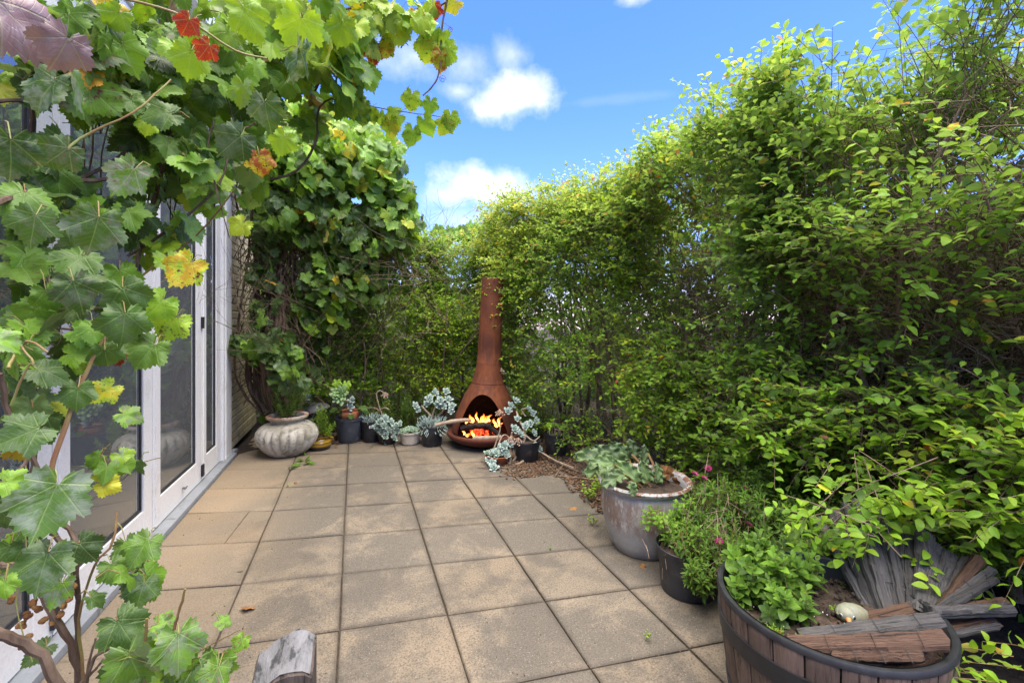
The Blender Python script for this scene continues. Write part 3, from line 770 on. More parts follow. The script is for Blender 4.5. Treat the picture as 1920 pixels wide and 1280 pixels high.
# ------------------------------------------------------------------ hedge shrubs
def sm(x, a, b): t = np.clip((x - a) / (b - a), 0, 1); return t * t * (3 - 2 * t)
def xfront(y, z):
    f = 2.12 + .10 * np.sin(2.3 * y + 1.1) + .07 * np.sin(5.1 * z + 2 * y) + .05 * np.sin(9 * y + 4 * z)
    f += .18 * np.exp(-((z - 1.28) / .36) ** 2) * sm(y, 3.9, 2.6)          # open, woody band
    f -= .10 * np.exp(-((z - .80) / .25) ** 2) * np.exp(-((y - 1.7) / .7) ** 2)
    f -= .22 * sm(z, 1.7, 2.3) * sm(y, 1.6, .9)
    f -= .30 * sm(y, 3.3, 4.4) * sm(z, .2, .8)
    f -= .24 * sm(y, 4.3, 4.7) * sm(z, .5, .9)
    f += .12 * sm(z, .55, .1) * sm(y, 3.6, 3.0)
    f -= .16 * sm(y, 3.3, 3.9) * sm(z, .55, .30)
    f += .62 * sm(z, .66, .52) * sm(y, 2.0, 1.65)        # cleared where the slats stand
    return f
def grow(out, p, d, ln, r, lvl, maxl, spread=.7, up=.25):
    n = 4; pts = [p.copy()]; rad = [r]; d = d.copy()
    for i in range(n):
        d = (d + Vector((random.gauss(0, .16), random.gauss(0, .16), random.gauss(0, .12) + up * .12))).normalized()
        p = p + d * ln / n; pts.append(p.copy()); rad.append(r * (1 - (.62 if lvl else .86) * (i + 1) / n))
    out.append((pts, rad, lvl))
    if lvl < maxl:
        for k in range(random.randint(3, 5) if lvl else random.randint(4, 6)):
            i = random.randint(1, n); q = Vector((random.gauss(0, 1), random.gauss(0, 1), random.gauss(0, .7))).normalized()
            grow(out, pts[i], (d * (1 - spread * .55) + q * spread + Vector((0, 0, up))).normalized(), ln * random.uniform(.5, .8), rad[i] * random.uniform(.45, .65), lvl + 1, maxl, spread, up)
def woody(root, bases, ln, r, mat, maxl=3, up=.25):
    tw = MB()
    for (p, d) in bases:
        out = []; grow(out, Vector(p), Vector(d).normalized(), ln * random.uniform(.85, 1.15), r * random.uniform(.8, 1.2), 0, maxl, up=up)
        k = 0
        for pts, rad, lvl in out:
            if any(q.z > 2.6 for q in pts) and lvl: continue
            p0x = p[0]
            for q in pts:
                if q.y < 5.2 and p0x > 2.2:
                    lim = float(xfront(q.y, q.z)) + .10 + .25 * abs(math.sin(q.y * 13 + q.z * 7))
                    if q.x < lim: q.x = lim
            if lvl == 0: MB().tube(catmull(pts, 3), list(np.interp(np.linspace(0, 1, len(pts) * 3 - 2), np.linspace(0, 1, len(pts)), rad)), 8).build('trunk', mat, root, True)
            elif lvl == 1: MB().tube(pts, rad, 5).build('branch', mat, root, True)
            else: tw.tube(pts, [max(q, .0011) for q in rad], 3, False)
    o = tw.build('twigs', mat, root); o['kind'] = 'stuff'

def ztop(x, y): return 2.40 + .09 * np.sin(3.1 * y) + .07 * np.sin(7.3 * y + 3 * x) + .05 * np.sin(15 * y) - .12 * np.maximum(0, 2.1 - x) + .20 * sm(y, 1.8, 1.1) + .10 * sm(y, 3.2, 4.4)
hedge_labels = ['nearest hedge shrub at the far right, leafy branches hanging over the timber slats',
 'hedge shrub with bare crooked trunk behind the wired timber slats', 'tall hedge shrub behind the purple daisies, bare brown twigs at mid height',
 'hedge shrub behind the large glazed urn', 'hedge shrub between the glazed urn and the black pots near the chiminea', 'hedge shrub leaning towards the rusty chiminea flue on its right']
hy = [.25, 1.15, 1.85, 2.65, 3.55, 4.5, 5.6]
for i in range(6):
    y0, y1 = hy[i], hy[i + 1]; yc = (y0 + y1) / 2
    root = empty('hedge_shrub', (2.6, yc, -.01), hedge_labels[i], 'shrub', 'hedge shrubs along the right side of the patio')
    nt = 5
    woody(root, [((random.uniform(2.35, 2.85), y0 + (y1 - y0) * (k + .5) / nt, -.02), (random.uniform(-.30, .1), random.uniform(-.3, .3), 1)) for k in range(nt)], 2.15, .022 if i else .028, M_twig, 3)
    # dead twiggy thicket
    n = 1900 if i < 4 else 500
    Pt = np.stack([RNG.uniform(2.15, 3.1, n), RNG.uniform(y0 - .1, y1 + .1, n), np.where(RNG.random(n) < .6, RNG.uniform(.8, 1.75, n), RNG.uniform(.1, 2.2, n))], 1)
    Dt = norm(RNG.normal(0, 1, (n, 3)) * np.array([1, 1, .8]) + np.array([-.2, 0, .5])); Lt = RNG.uniform(.08, .26, n)
    Pt[:, 0] = np.maximum(Pt[:, 0], xfront(Pt[:, 1], Pt[:, 2]) + .05)
    mid = Pt + Dt * (Lt * .5)[:, None]; end = mid + norm(Dt + RNG.normal(0, .35, (n, 3))) * (Lt * .5)[:, None]
    segs = [(Pt, mid, .0032, .0024), (mid, end, .0024, .0013)]
    # leafy shoots: face, then top
    nf, ntop = int(1750 * (y1 - y0) / .9) , int(900 * (y1 - y0) / .9)
    z = np.concatenate([RNG.uniform(.10 if i > 3 else .18, 1.0, int(nf * .34)), RNG.uniform(.9, 1.7, int(nf * .20)), RNG.uniform(1.6, 2.6, nf - int(nf * .34) - int(nf * .20))]); nf = len(z)
    y = RNG.uniform(y0 - .1, y1 + .1, nf); e = RNG.exponential(.17, nf)
    P = np.stack([xfront(y, z) + e - .02, y, z], 1)
    D = np.array([-.75, -.12, .34]) + RNG.normal(0, .5, (nf, 3))
    xt = RNG.uniform(1.95, 3.1, ntop); yt = RNG.uniform(y0 - .1, y1 + .1, ntop)
    P2 = np.stack([xt, yt, ztop(xt, yt) - RNG.exponential(.14, ntop) - .05], 1); D2 = np.array([-.55, .1, .65]) + RNG.normal(0, .5, (ntop, 3))
    nl = 95                                                   # long sprays breaking the outline
    xl = RNG.uniform(2.0, 2.9, nl); yl = RNG.uniform(y0, y1, nl); P3 = np.stack([xl, yl, ztop(xl, yl) - .04], 1); D3 = np.array([-.5, .1, .7]) + RNG.normal(0, .5, (nl, 3))
    # deep fill so that the far side closes up
    nd = int(700 * (y1 - y0)); zd = RNG.uniform(.2, 2.5, nd); P4 = np.stack([RNG.uniform(2.8, 3.3, nd), RNG.uniform(y0, y1, nd), zd], 1); D4 = RNG.normal(0, 1, (nd, 3))
    if i < 2:
        ns = 80; cx = RNG.choice([1560, 1620, 1660, 1700, 1760, 1800, 1870, 1900], ns) + RNG.normal(0, 28, ns); cy = np.where(cx < 1740, 965, np.where(cx < 1820, 1000, 960)) + RNG.normal(0, 40, ns); cz = RNG.uniform(1.55, 1.8, ns)
        P5 = np.array([tuple(W(a, b_, c_)) for a, b_, c_ in zip(cx, cy, cz)]); D5 = np.array([-.8, -.25, -.05]) + RNG.normal(0, .4, (ns, 3))
    else: P5 = P4[:0]; D5 = D4[:0]
    P = np.concatenate([P, P2, P3, P4, P5]); D = np.concatenate([D, D2, D3, D4, D5])
    Ln = np.concatenate([RNG.uniform(.14, .34, nf), RNG.uniform(.14, .34, ntop), RNG.uniform(.25, .55, nl), RNG.uniform(.15, .3, nd), RNG.uniform(.1, .2, len(P5))])
    keep = (lowf(P, 1.6) + RNG.normal(0, .5, len(P)) > -.55)
    # thin the open band more
    keep &= ~((P[:, 2] > .95) & (P[:, 2] < 1.6) & (P[:, 1] < 3.6) & (P[:, 0] < 3.0) & (RNG.random(len(P)) < .22 + .2 * np.sin(P[:, 1] * 4 + P[:, 2] * 3)))
    P, D, Ln = P[keep], D[keep], Ln[keep]
    zz = P[:, 2]
    tint = .52 + .10 * lowf(P, .9) + .03 * sm(zz, 1.5, 2.6) + RNG.normal(0, .05, len(P)) + (RNG.random(len(P)) < .025) * .2
    tint += .06 * np.exp(-((zz - .85) / .2) ** 2) * np.exp(-((P[:, 1] - 1.7) / .8) ** 2)
    (LP, LT, LN, LS, LC), sp = shoots(P, D, Ln, 11 if i else 10, .050 if i < 4 else .046, tint)
    n1 = len(P); b = norm(D)
    segs += [(P - b * .14, sp[4], .0022, .0015), (sp[4], sp[-1], .0015, .0007)]
    stems(root, segs, M_twig, 'twig_thicket')
    L = Leaves().add(LP, LT, LN, LS, LC)
    foliage(root, L, ME_OV, [OV_LO], M_hedge_m, 300 if i < 4 else 220, front=lambda Q: np.exp(-6 * np.maximum(0, Q[:, 0] - xfront(Q[:, 1], Q[:, 2]) + .12)), minpx=9 if i < 4 else 7)

back_labels = ['dense dark hedge shrub at the back behind the grey plastic pot', 'dense hedge shrub at the back behind the cream pot', 'dense hedge shrub at the back directly behind the chiminea']
for i, (x0, x1) in enumerate([(-.75, .1), (.1, .95), (.95, 2.2)]):
    root = empty('hedge_shrub', ((x0 + x1) / 2, 5.75, -.01), back_labels[i], 'shrub', 'hedge shrubs across the back of the patio')
    woody(root, [((x0 + (x1 - x0) * (k + .5) / 5, random.uniform(5.55, 6.0), -.02), (random.uniform(-.2, .2), random.uniform(-.3, .1), 1)) for k in range(5)], 1.9, .02, M_twig, 3)
    n = 500
    Pt = np.stack([RNG.uniform(x0, x1, n), RNG.uniform(5.5, 6.2, n), RNG.uniform(.05, 2.2, n)], 1); Dt = norm(RNG.normal(0, 1, (n, 3)) + np.array([0, -.4, .6])); Lt = RNG.uniform(.12, .4, n)
    mid = Pt + Dt * (Lt * .5)[:, None]; end = mid + norm(Dt + RNG.normal(0, .3, (n, 3))) * (Lt * .5)[:, None]
    nf = int(3400 * (x1 - x0)); x = RNG.uniform(x0 - .1, x1 + .1, nf); z = RNG.uniform(.12, 1, nf) ** .75 * 2.25
    fy = 5.38 + .12 * np.sin(3 * x + 2 * z) + .07 * np.sin(7 * z + 2) + .15 * sm(z, .5, .1)
    P = np.stack([x, fy + RNG.exponential(.2, nf), z], 1); D = np.array([.05, -.7, .35]) + RNG.normal(0, .5, (nf, 3))
    nt = int(500 * (x1 - x0)); P2 = np.stack([RNG.uniform(x0, x1, nt), RNG.uniform(5.4, 6.4, nt), 2.28 + .08 * RNG.normal(0, 1, nt) - RNG.exponential(.1, nt)], 1)
    D2 = np.array([0, -.3, .8]) + RNG.normal(0, .5, (nt, 3))
    P = np.concatenate([P, P2]); D = np.concatenate([D, D2]); keep = (lowf(P, 2.2) + RNG.normal(0, .6, len(P)) > -.6); P, D = P[keep], D[keep]
    Ln = RNG.uniform(.1, .24, len(P)); tint = .50 + .10 * lowf(P, 1.2) + .12 * sm(P[:, 2], 1.5, 2.3) + RNG.normal(0, .04, len(P))
    (LP, LT, LN, LS, LC), sp = shoots(P, D, Ln, 9, .045, tint)
    b = norm(D); stems(root, [(Pt, mid, .003, .002), (mid, end, .002, .001), (P - b * .12, sp[4], .0024, .0015), (sp[4], sp[-1], .0015, .0008)], M_twig, 'twig_thicket')
    foliage(root, Leaves().add(LP, LT, LN, LS, LC), ME_OV, [OV_LO], M_hedge_m, 150, front=lambda Q: np.exp(-5 * np.maximum(0, Q[:, 1] - 5.35)), minpx=7)

gb = empty('garden_beyond', (4.3, 3, 0), 'shadowy mass of neighbouring greenery beyond the hedge', 'greenery')
n = 11000; P = np.stack([RNG.uniform(3.75, 4.9, n), RNG.uniform(-1.5, 8.5, n), RNG.uniform(0, 2.9, n)], 1); P[:3200, 0] = RNG.uniform(-1.6, 4.5, 3200); P[:3200, 1] = RNG.uniform(6.5, 7.0, 3200); P[:3200, 2] = RNG.uniform(0, 2.1, 3200)
P = P[lowf(P, 1.2) > -1.3]; n = len(P); V0, T0, U0 = OV_LO; Rm = frames(RNG.normal(0, 1, (n, 3)) + np.array([0, 0, -.4]), RNG.normal(0, .8, (n, 3)) + np.array([-.4, -.4, .6]))
V = (np.einsum('nij,vj->nvi', Rm, V0) * RNG.uniform(.10, .17, n)[:, None, None] + P[:, None, :]).reshape(-1, 3); cc = np.zeros((n, 3)); cc[:, 0] = np.clip(.42 + .1 * lowf(P, 1.5) + RNG.normal(0, .05, n), .1, .8)
me = tri_mesh('greenery', V, (T0[None] + (np.arange(n) * len(V0))[:, None, None]).reshape(-1, 3), np.tile(U0, (n, 1)), M_hedge_m, np.repeat(cc, len(V0), 0))
bpy.data.objects.remove(gb); o = bpy.data.objects.new('garden_greenery', me); C.objects.link(o); tag(o, 'shadowy mass of neighbouring greenery beyond the hedge', 'greenery', kind='stuff')

# ------------------------------------------------------------------ grapevines
def blob_leaves(blobs, nvec, size, tdist):
    L = Leaves()
    for b in blobs:
        px, py, zc, rx, ry, rz, n, sz, tm = b
        q = norm(RNG.normal(0, 1, (n, 3))) * (RNG.random((n, 1)) ** .42)
        cx = px + q[:, 0] * rx; cy = py + q[:, 1] * ry; cz = zc + q[:, 2] * rz
        xc = (cx - 960) / F * cz; P = np.stack([xc * CT + cz * ST, -xc * ST + cz * CT, EYE - (cy - 600) / F * cz], 1)
        P[:, 0] = np.maximum(P[:, 0], XW + .04)
        N = np.array(nvec) + RNG.normal(0, .55, (n, 3)); T = np.array([.25, -.15, -.85]) + RNG.normal(0, .5, (n, 3))
        t = tm + RNG.normal(0, tdist, n); yl = RNG.random(n) < .035; t = np.where(yl, RNG.uniform(.68, .90, n), t)
        Cc = np.stack([np.clip(t, .05, .97), np.clip(RNG.normal(.15, .35, n), 0, 1), np.clip(RNG.normal(-.1, .4, n), 0, .9)], 1)
        L.add(P - norm(T) * sz * .4, norm(T), norm(N), sz * RNG.uniform(.65, 1.15, n), Cc)
    return L
def petioles(root, L, mat, ln=.7):
    P, T, N, S, Cc = L.cat(); b = P - norm(T) * (S * .25)[:, None] - norm(N) * (S * ln)[:, None] + np.array([0, 0, .02])
    m = (P + b) / 2 + np.array([0, 0, .012]); stems(root, [(b, m, .0016, .0013), (m, P, .0013, .0011)], mat, 'petioles')
def cane(root, pts, r0, r1, mat, n=6, name='cane', sm_=4):
    P = catmull([W(*p) for p in pts], sm_); k = len(P)
    P = [p + Vector((random.gauss(0, r0 * .25), random.gauss(0, r0 * .25), random.gauss(0, r0 * .25))) for p in P]
    return MB().tube(P, [r0 + (r1 - r0) * i / (k - 1) + r0 * random.uniform(-.1, .12) for i in range(k)], n).build(name, mat, root, True)
def tendril(root, p, zc, rad=.018, turns=2.2, dr=(1, 1), base=None):
    c = W(*p, zc); pts = [W(*base, zc)] if base else []
    for i in range(26):
        a = i / 25 * turns * 6.28; r = rad * (1 - .75 * i / 25)
        pts.append(c + Vector((math.cos(a) * r * dr[0], i * .0006, math.sin(a) * r * dr[1])))
    MB().tube(pts, .0011, 4).build('tendril', M_twig, root, True)

v1 = empty('grapevine', G(60, 1270, 0), 'big leaved grapevine in the left foreground in front of the glass doors', 'grapevine')
KEY = [  # px, py, depth, width px, roll deg (0 = tip down), yaw tilt, tint, blotch, bloom
 (85, 170, .75, 150, 25, .8, .30, .1, .9), (140, 165, .72, 150, -10, 1.15, .34, .1, 1.0), (20, 290, .70, 150, 0, .2, .20, .1, .5),
 (110, 290, .9, 105, 40, .3, .25, .1, .3), (178, 432, .85, 128, 12, .15, .30, .05, .55), (62, 425, .9, 118, 10, .4, .28, .05, .35), (145, 548, 1.0, 110, -14, .2, .24, .1, .35),
 (238, 335, .95, 112, 30, .5, .28, .4, 1.0), (436, 268, 1.35, 92, 42, .1, .20, .0, .25), (500, 212, 1.4, 86, -8, .5, .22, .05, .5), (556, 120, 1.4, 120, 15, 1.05, .30, 0, 1.0),
 (488, 306, 1.45, 62, -8, .2, .80, .5, 0), (448, 425, 1.5, 52, 40, .2, .68, .1, 0), (345, 508, 1.3, 92, 35, .3, .66, .9, 0), (240, 560, 1.15, 105, -20, .2, .27, .05, .1),
 (292, 575, 1.25, 85, 40, .7, .50, .3, 0), (232, 610, 1.1, 110, 5, .2, .30, .05, .2), (318, 610, 1.3, 84, 35, .3, .56, .2, 0), (276, 662, 1.15, 92, 35, .3, .42, .1, 0),
 (205, 655, 1.2, 90, 60, .5, .80, 1.0, 0), (145, 742, 1.0, 82, 5, .2, .34, .05, .1), (195, 735, 1.1, 70, 50, .5, .62, .8, 0), (275, 238, 1.3, 50, 10, .2, .62, 0, 0),
 (90, 945, .72, 190, 20, .3, .30, .15, .95), (80, 1065, .75, 145, 15, .3, .30, .1, .6), (110, 1110, .8, 90, 20, .8, .28, .9, .8), (40, 815, .8, 130, 70, .5, .32, .05, .3),
 (265, 1030, 1.0, 92, 35, .3, .36, .05, .1), (215, 1070, 1.0, 80, -20, .4, .33, .05, .1), (265, 1110, 1.0, 85, 15, .4, .34, .1, .4), (335, 1215, .85, 128, 0, .15, .30, .55, .5),
 (232, 1180, .9, 120, -25, .5, .27, .0, .1), (160, 1030, .95, 90, -30, .9, .22, 0, 0), (70, 1225, .95, 80, 60, .8, .28, 0, .1), (180, 1125, .95, 60, -40, 1.0, .3, 0, .1),
 (400, 1270, .85, 90, 30, .4, .32, .8, .3), (450, 1205, .95, 46, 40, .6, .45, .9, .1), (420, 1165, .9, 42, -60, .8, .35, 1, .1), (310, 1168, .9, 60, -70, .8, .3, 1, .1),
 (8, 640, .6, 90, -50, .6, .45, .2, .5), (10, 1100, .6, 70, 0, .6, .5, 0, 0), (95, 700, .95, 100, -60, .7, .26, 0, .1), (245, 780, 1.05, 60, -60, .9, .4, 1, .5),
 (350, 48, 1.2, 62, 20, .4, 1.0, .2, 0), (385, 95, 1.25, 60, 30, .4, .95, .5, 0), (355, 115, 1.3, 95, 10, .3, .58, 0, 0), (455, 175, 1.5, 70, 0, .6, .55, 0, .5),
 (215, 35, 1.2, 80, 30, .5, .50, 0, 0), (300, 215, 1.2, 90, 70, .6, .33, .1, 0), (190, 185, 1.2, 110, -50, .6, .42, .5, .1), (560, 60, 1.5, 110, 10, .3, .58, .1, 0),
 (470, 40, 1.45, 110, -30, .4, .56, .1, 0), (640, 60, 1.7, 75, 10, .4, .58, .1, 0), (530, 270, 1.5, 60, 15, .4, .57, .1, 0), (420, 60, 1.45, 90, 70, .5, .53, 0, 0),
 (250, 1260, .9, 80, 80, .9, .3, 0, 0), (25, 905, .7, 80, -60, .5, .5, .1, .1)]
L = Leaves(); nk = len(KEY); A = []
for px, py, zc, wd, roll, tilt, ti, bl, bm_ in KEY:
    c = W(px, py, zc); s = wd / F * zc / 1.32 * zc / (c - Vector((0, 0, EYE))).length
    right = Vector((CT, -ST, 0)); toc = (Vector((0, 0, EYE)) - c).normalized(); down = Vector((0, 0, -1)); down = (down - toc * down.dot(toc)).normalized(); rt = toc.cross(down)
    a = R(roll); t = (down * math.cos(a) - rt * math.sin(a)); n = (toc * math.cos(tilt) + (rt * random.choice((-1, 1)) * .7 + Vector((0, 0, .9))) * math.sin(tilt)).normalized()
    A.append((c - t * s * .38, t, n, s, (ti - .12 * (ti < .5), min(1, bl + random.uniform(0, .45)), bm_)))
L.add(*[np.array([x[i] for x in A], float) for i in range(5)])
bl1 = [(110, 110, 1.35, 150, 110, .25, 20, .10, .42), (250, 190, 1.55, 120, 100, .3, 28, .095, .42), (330, 100, 1.65, 150, 110, .3, 50, .095, .54), (80, 330, 1.3, 100, 90, .25, 9, .09, .32),
       (330, 300, 1.65, 100, 80, .3, 26, .09, .46), (430, 170, 1.8, 80, 100, .3, 30, .095, .54), (90, 520, 1.2, 90, 80, .2, 6, .085, .36), (320, 450, 1.6, 60, 70, .25, 9, .085, .58),
       (250, 560, 1.4, 60, 60, .2, 4, .085, .50), (40, 690, 1.05, 50, 60, .15, 4, .08, .36), (150, 660, 1.15, 70, 40, .2, 4, .075, .48), (30, 1010, .95, 40, 90, .15, 3, .08, .30),
       (250, 1060, 1.1, 40, 60, .15, 4, .07, .38), (310, 1250, 1.0, 110, 30, .15, 8, .085, .34), (215, 880, 1.15, 50, 50, .1, 4, .045, .50), (380, 350, 1.7, 50, 60, .2, 8, .08, .62), (210, 400, 1.45, 90, 70, .2, 12, .09, .44), (60, 400, 1.15, 60, 120, .15, 8, .09, .38), (170, 70, 1.3, 140, 60, .2, 16, .10, .44), (60, 600, 1.15, 60, 60, .15, 7, .08, .46), (60, 790, 1.1, 50, 60, .1, 6, .08, .42)]
L2 = blob_leaves([(*b[:6], int(b[6] * 2.4), b[7] * .86, b[8] - .13) for b in bl1], (.35, -.75, .5), .11, .11); a2 = L2.cat(); L.add(*a2)
M_bronze = leaf_mat('bronzed_leaf', 'object', 'palm', sat=.42, bloomc=(.24, .20, .22), trans=.12)
for px, py, wd, rl, tn_ in ((45, 50, 200, -50, .99), (115, 95, 120, 20, .98)):
    c = W(px, py, .62); tc_ = (Vector((0, 0, EYE)) - c).normalized(); dn = Vector((0, 0, -1)); dn = (dn - tc_ * dn.dot(tc_)).normalized(); rt = tc_.cross(dn); a = R(rl); t = dn * math.cos(a) - rt * math.sin(a)
    s_ = wd / F * .62 / 1.4 * .62 / (c - Vector((0, 0, EYE))).length * 1.25; me = tmesh('leaf', GR_HI[3], M_bronze); inst('leaf', me, v1, c - t * s_ * .4, rot_to(t, tc_ + Vector((0, 0, .6)) + rt * .3), s_, (tn_, .3, .75))['label'] = 'purplish grey mottled old leaf'
petioles(v1, L, M_petiole)
foliage(v1, L, ME_GR, [t for t in GR_HI[:3]], M_vine_m, 300, minpx=5)
for pts, r0, r1, m in [
 ([(-20, 385, .95), (110, 345, 1.2), (200, 338, 1.35), (300, 330, 1.5)], .010, .007, M_bark), ([(-10, 190, 1.2), (100, 190, 1.3), (190, 215, 1.4)], .008, .005, M_bark),
 ([(10, 585, 1.2), (90, 572, 1.25), (200, 578, 1.35), (330, 560, 1.5)], .006, .004, M_bark), ([(20, 612, 1.2), (70, 612, 1.2), (170, 618, 1.3), (260, 600, 1.4)], .006, .003, M_bark),
 ([(330, -20, 1.8), (318, 60, 1.75), (332, 180, 1.7), (300, 330, 1.6), (262, 470, 1.5), (240, 600, 1.4)], .013, .008, M_bark),
 ([(62, 200, 1.3), (60, 330, 1.3), (48, 480, 1.25), (45, 640, 1.2), (70, 760, 1.15), (60, 900, 1.1)], .010, .008, M_bark), ([(95, 300, 1.35), (75, 420, 1.3), (90, 520, 1.3), (40, 700, 1.2)], .006, .004, M_bark),
 ([(170, 1330, 1.05), (140, 1230, 1.0), (100, 1150, .98), (62, 1080, .95), (20, 1060, .9), (-20, 1070, .9)], .010, .007, M_bark),
 ([(148, 1330, 1.1), (146, 1180, 1.05), (142, 1080, 1.0), (128, 1030, 1.0), (95, 1000, 1.0)], .009, .006, M_bark), ([(160, 1290, 1.0), (148, 1160, 1.0), (178, 1060, 1.0), (212, 1015, 1.02), (218, 960, 1.05)], .0045, .003, M_cane),
 ([(120, 1300, .9), (60, 1215, .88), (0, 1190, .85), (-40, 1180, .85)], .013, .011, M_bark), ([(160, 1290, .95), (175, 1235, .95), (205, 1215, .95)], .0055, .004, M_bark), ([(160, 1290, .95), (168, 1240, .95), (180, 1196, .95)], .004, .003, M_bark),
 ([(150, 1280, .95), (172, 1262, .95), (193, 1235, .95)], .004, .0028, M_bark), ([(275, 1290, .9), (268, 1240, .9), (275, 1160, .9)], .0045, .0035, M_cane), ([(325, 1180, .86), (335, 1150, .86), (347, 1104, .86)], .0042, .0028, M_cane),
 ([(95, 880, .95), (130, 770, 1.0), (160, 700, 1.05), (210, 610, 1.1)], .0075, .0045, M_cane), ([(0, 700, .9), (20, 780, .92), (72, 880, .95)], .008, .006, M_bark),
 ([(100, 1000, 1.05), (75, 955, 1.0), (140, 1010, 1.0), (142, 1080, 1.0)], .008, .006, M_bark), ([(-10, 905, .9), (30, 890, .92), (85, 800, 1.0)], .006, .004, M_bark),
 ([(215, -5, 1.2), (330, 25, 1.25), (440, 95, 1.35), (500, 110, 1.4)], .0045, .0035, M_petiole), ([(100, 305, 1.1), (150, 260, 1.15), (250, 210, 1.2), (320, 150, 1.3)], .0045, .0028, M_petiole),
 ([(240, 480, 1.5), (330, 420, 1.5), (410, 345, 1.55), (440, 260, 1.6), (480, 230, 1.6)], .006, .004, M_bark), ([(250, 530, 1.4), (300, 490, 1.45), (370, 440, 1.5), (440, 355, 1.5)], .0045, .003, M_cane),
 ([(150, 335, 1.3), (250, 270, 1.5), (300, 130, 1.7), (300, 20, 1.8)], .008, .006, M_bark), ([(255, -10, 1.9), (262, 90, 1.8), (270, 250, 1.7)], .006, .005, M_bark), ([(150, 0, 1.6), (160, 120, 1.5), (190, 250, 1.4)], .005, .004, M_bark),
 ([(15, 690, .9), (35, 655, .95), (55, 640, .95), (90, 660, .95)], .004, .003, M_petiole), ([(20, 760, .8), (50, 690, .8), (62, 680, .8), (40, 650, .8)], .003, .002, M_petiole), ([(230, 900, 1.2), (260, 870, 1.2), (300, 858, 1.2)], .002, .0013, M_petiole),
 ([(60, 1240, .9), (30, 1130, .9), (50, 1050, .9), (45, 985, .9)], .0016, .001, M_petiole), ([(250, 1240, .95), (330, 1240, .95), (420, 1195, .95), (450, 1180, .95)], .002, .0012, M_cane)]:
    cane(v1, pts, r0 * .72, r1 * .75, m)
for k in range(46):   # dry tangle of fine tendrils
    x, y, z = random.uniform(0, 100), random.uniform(470, 640), random.uniform(1.1, 1.3)
    cane(v1, [(x, y, z), (x + random.uniform(-35, 35), y + random.uniform(-25, 25), z), (x + random.uniform(-40, 40), y + random.uniform(-40, 40), z + .02), (x + random.uniform(-30, 30), y + random.uniform(-30, 30), z)], .0014, .0007, M_twig, 4, 'tendril', 3)
for k in range(40):
    x = random.uniform(120, 420); y = random.uniform(0, 330); z = random.uniform(1.5, 1.9); a = random.uniform(-.9, .9)
    cane(v1, [(x, y, z), (x + 40 * math.sin(a), y + 70, z), (x + 60 * math.sin(a) + random.uniform(-20, 20), y + 150, z)], .003, .002, M_bark, 4, 'cane', 2)
for px, py in [(80, 1115), (92, 1120), (130, 1118), (135, 1100), (50, 1155), (42, 1172), (40, 1205), (78, 1163), (118, 1135), (20, 1122), (110, 1150), (62, 1128), (72, 1140), (100, 1165), (55, 1190)]:
    bb = MB(); c = W(px, py, .98)
    for q in range(4): bb.ball(c + Vector((random.gauss(0, .003), random.gauss(0, .003), random.gauss(0, .003))), (.006, .005, .008), Euler((random.random() * 3, random.random() * 3, 0)).to_matrix(), 6, 4)
    bb.build('dried_flower', M_dryleaf, v1, True)
tendril(v1, (60, 960), 1.0, .012)

v2 = empty('grapevine', (-1.1, 4.95, 0), 'grapevine trained under the eaves with backlit lime leaves overhanging the top left', 'grapevine')
bl2 = [(560, 60, 1.95, 110, 80, .35, 70, .10, .60), (520, 160, 2.05, 90, 70, .3, 48, .095, .54), (620, 130, 2.15, 75, 90, .3, 64, .095, .56), (700, 45, 2.2, 70, 55, .25, 44, .085, .62), (590, 215, 2.2, 55, 50, .2, 18, .09, .52),
       (440, 60, 2.0, 100, 90, .35, 40, .12, .60), (770, 30, 2.2, 55, 40, .15, 16, .08, .60), (660, 190, 2.2, 35, 50, .15, 14, .09, .50), (470, 330, 2.0, 40, 80, .2, 14, .10, .60), (600, -60, 2.0, 260, 60, .5, 60, .12, .55), (300, -60, 1.9, 200, 60, .5, 40, .12, .55)]
L = blob_leaves(bl2, (.3, -.5, .75), .11, .09)  # lime tints put the backlit glow into the leaf colour
A = []
for px, py, wd, roll, ti, bl in [(770, 190, 32, 10, .55, .6), (732, 240, 34, -5, .58, .95), (772, 257, 34, 10, .42, .6), (800, 238, 34, -25, .50, .3), (806, 200, 26, 10, .42, .4), (845, 228, 30, 0, .50, .5), (834, 238, 30, 30, .66, .4), (738, 220, 30, 60, .62, .2),
    (664, 210, 26, 10, .45, .9), (680, 222, 24, 0, .4, .9), (698, 218, 24, -10, .5, .8), (712, 222, 22, 0, .45, .9), (838, 105, 34, 20, .55, .3), (832, 78, 28, 60, .56, .3), (828, 115, 34, 0, .72, 1), (798, 95, 40, 10, .60, .7), (808, 70, 34, 30, .52, .2),
    (780, 40, 30, 0, .74, 1), (748, 60, 32, 20, .5, .7), (735, 80, 30, -20, .70, .5), (700, 105, 30, 0, .78, 1), (722, 95, 26, 20, .74, .8), (814, 22, 26, 0, 1.0, .3), (846, 8, 30, 60, .76, .4), (690, 145, 22, 0, .8, 1), (702, 96, 20, 0, .95, .6)]:
    zc = 2.2; s = wd / F * zc / 1.25 * 1.25; c = W(px, py, zc); toc = (Vector((0, 0, EYE)) - c).normalized(); dn = Vector((0, 0, -1)); dn = (dn - toc * dn.dot(toc)).normalized(); rt = toc.cross(dn); a = R(roll)
    t = dn * math.cos(a) - rt * math.sin(a); n = (toc + rt * random.uniform(-.9, .9) + dn * random.uniform(-.8, .2)).normalized(); A.append((c - t * s * .4, t, n, s, (ti, bl, 0)))
L.add(*[np.array([x[i] for x in A], float) for i in range(5)])
petioles(v2, L, M_petiole)
foliage(v2, L, ME_GR, [t for t in GR_HI[:3]], M_vine_m, 300, minpx=5)
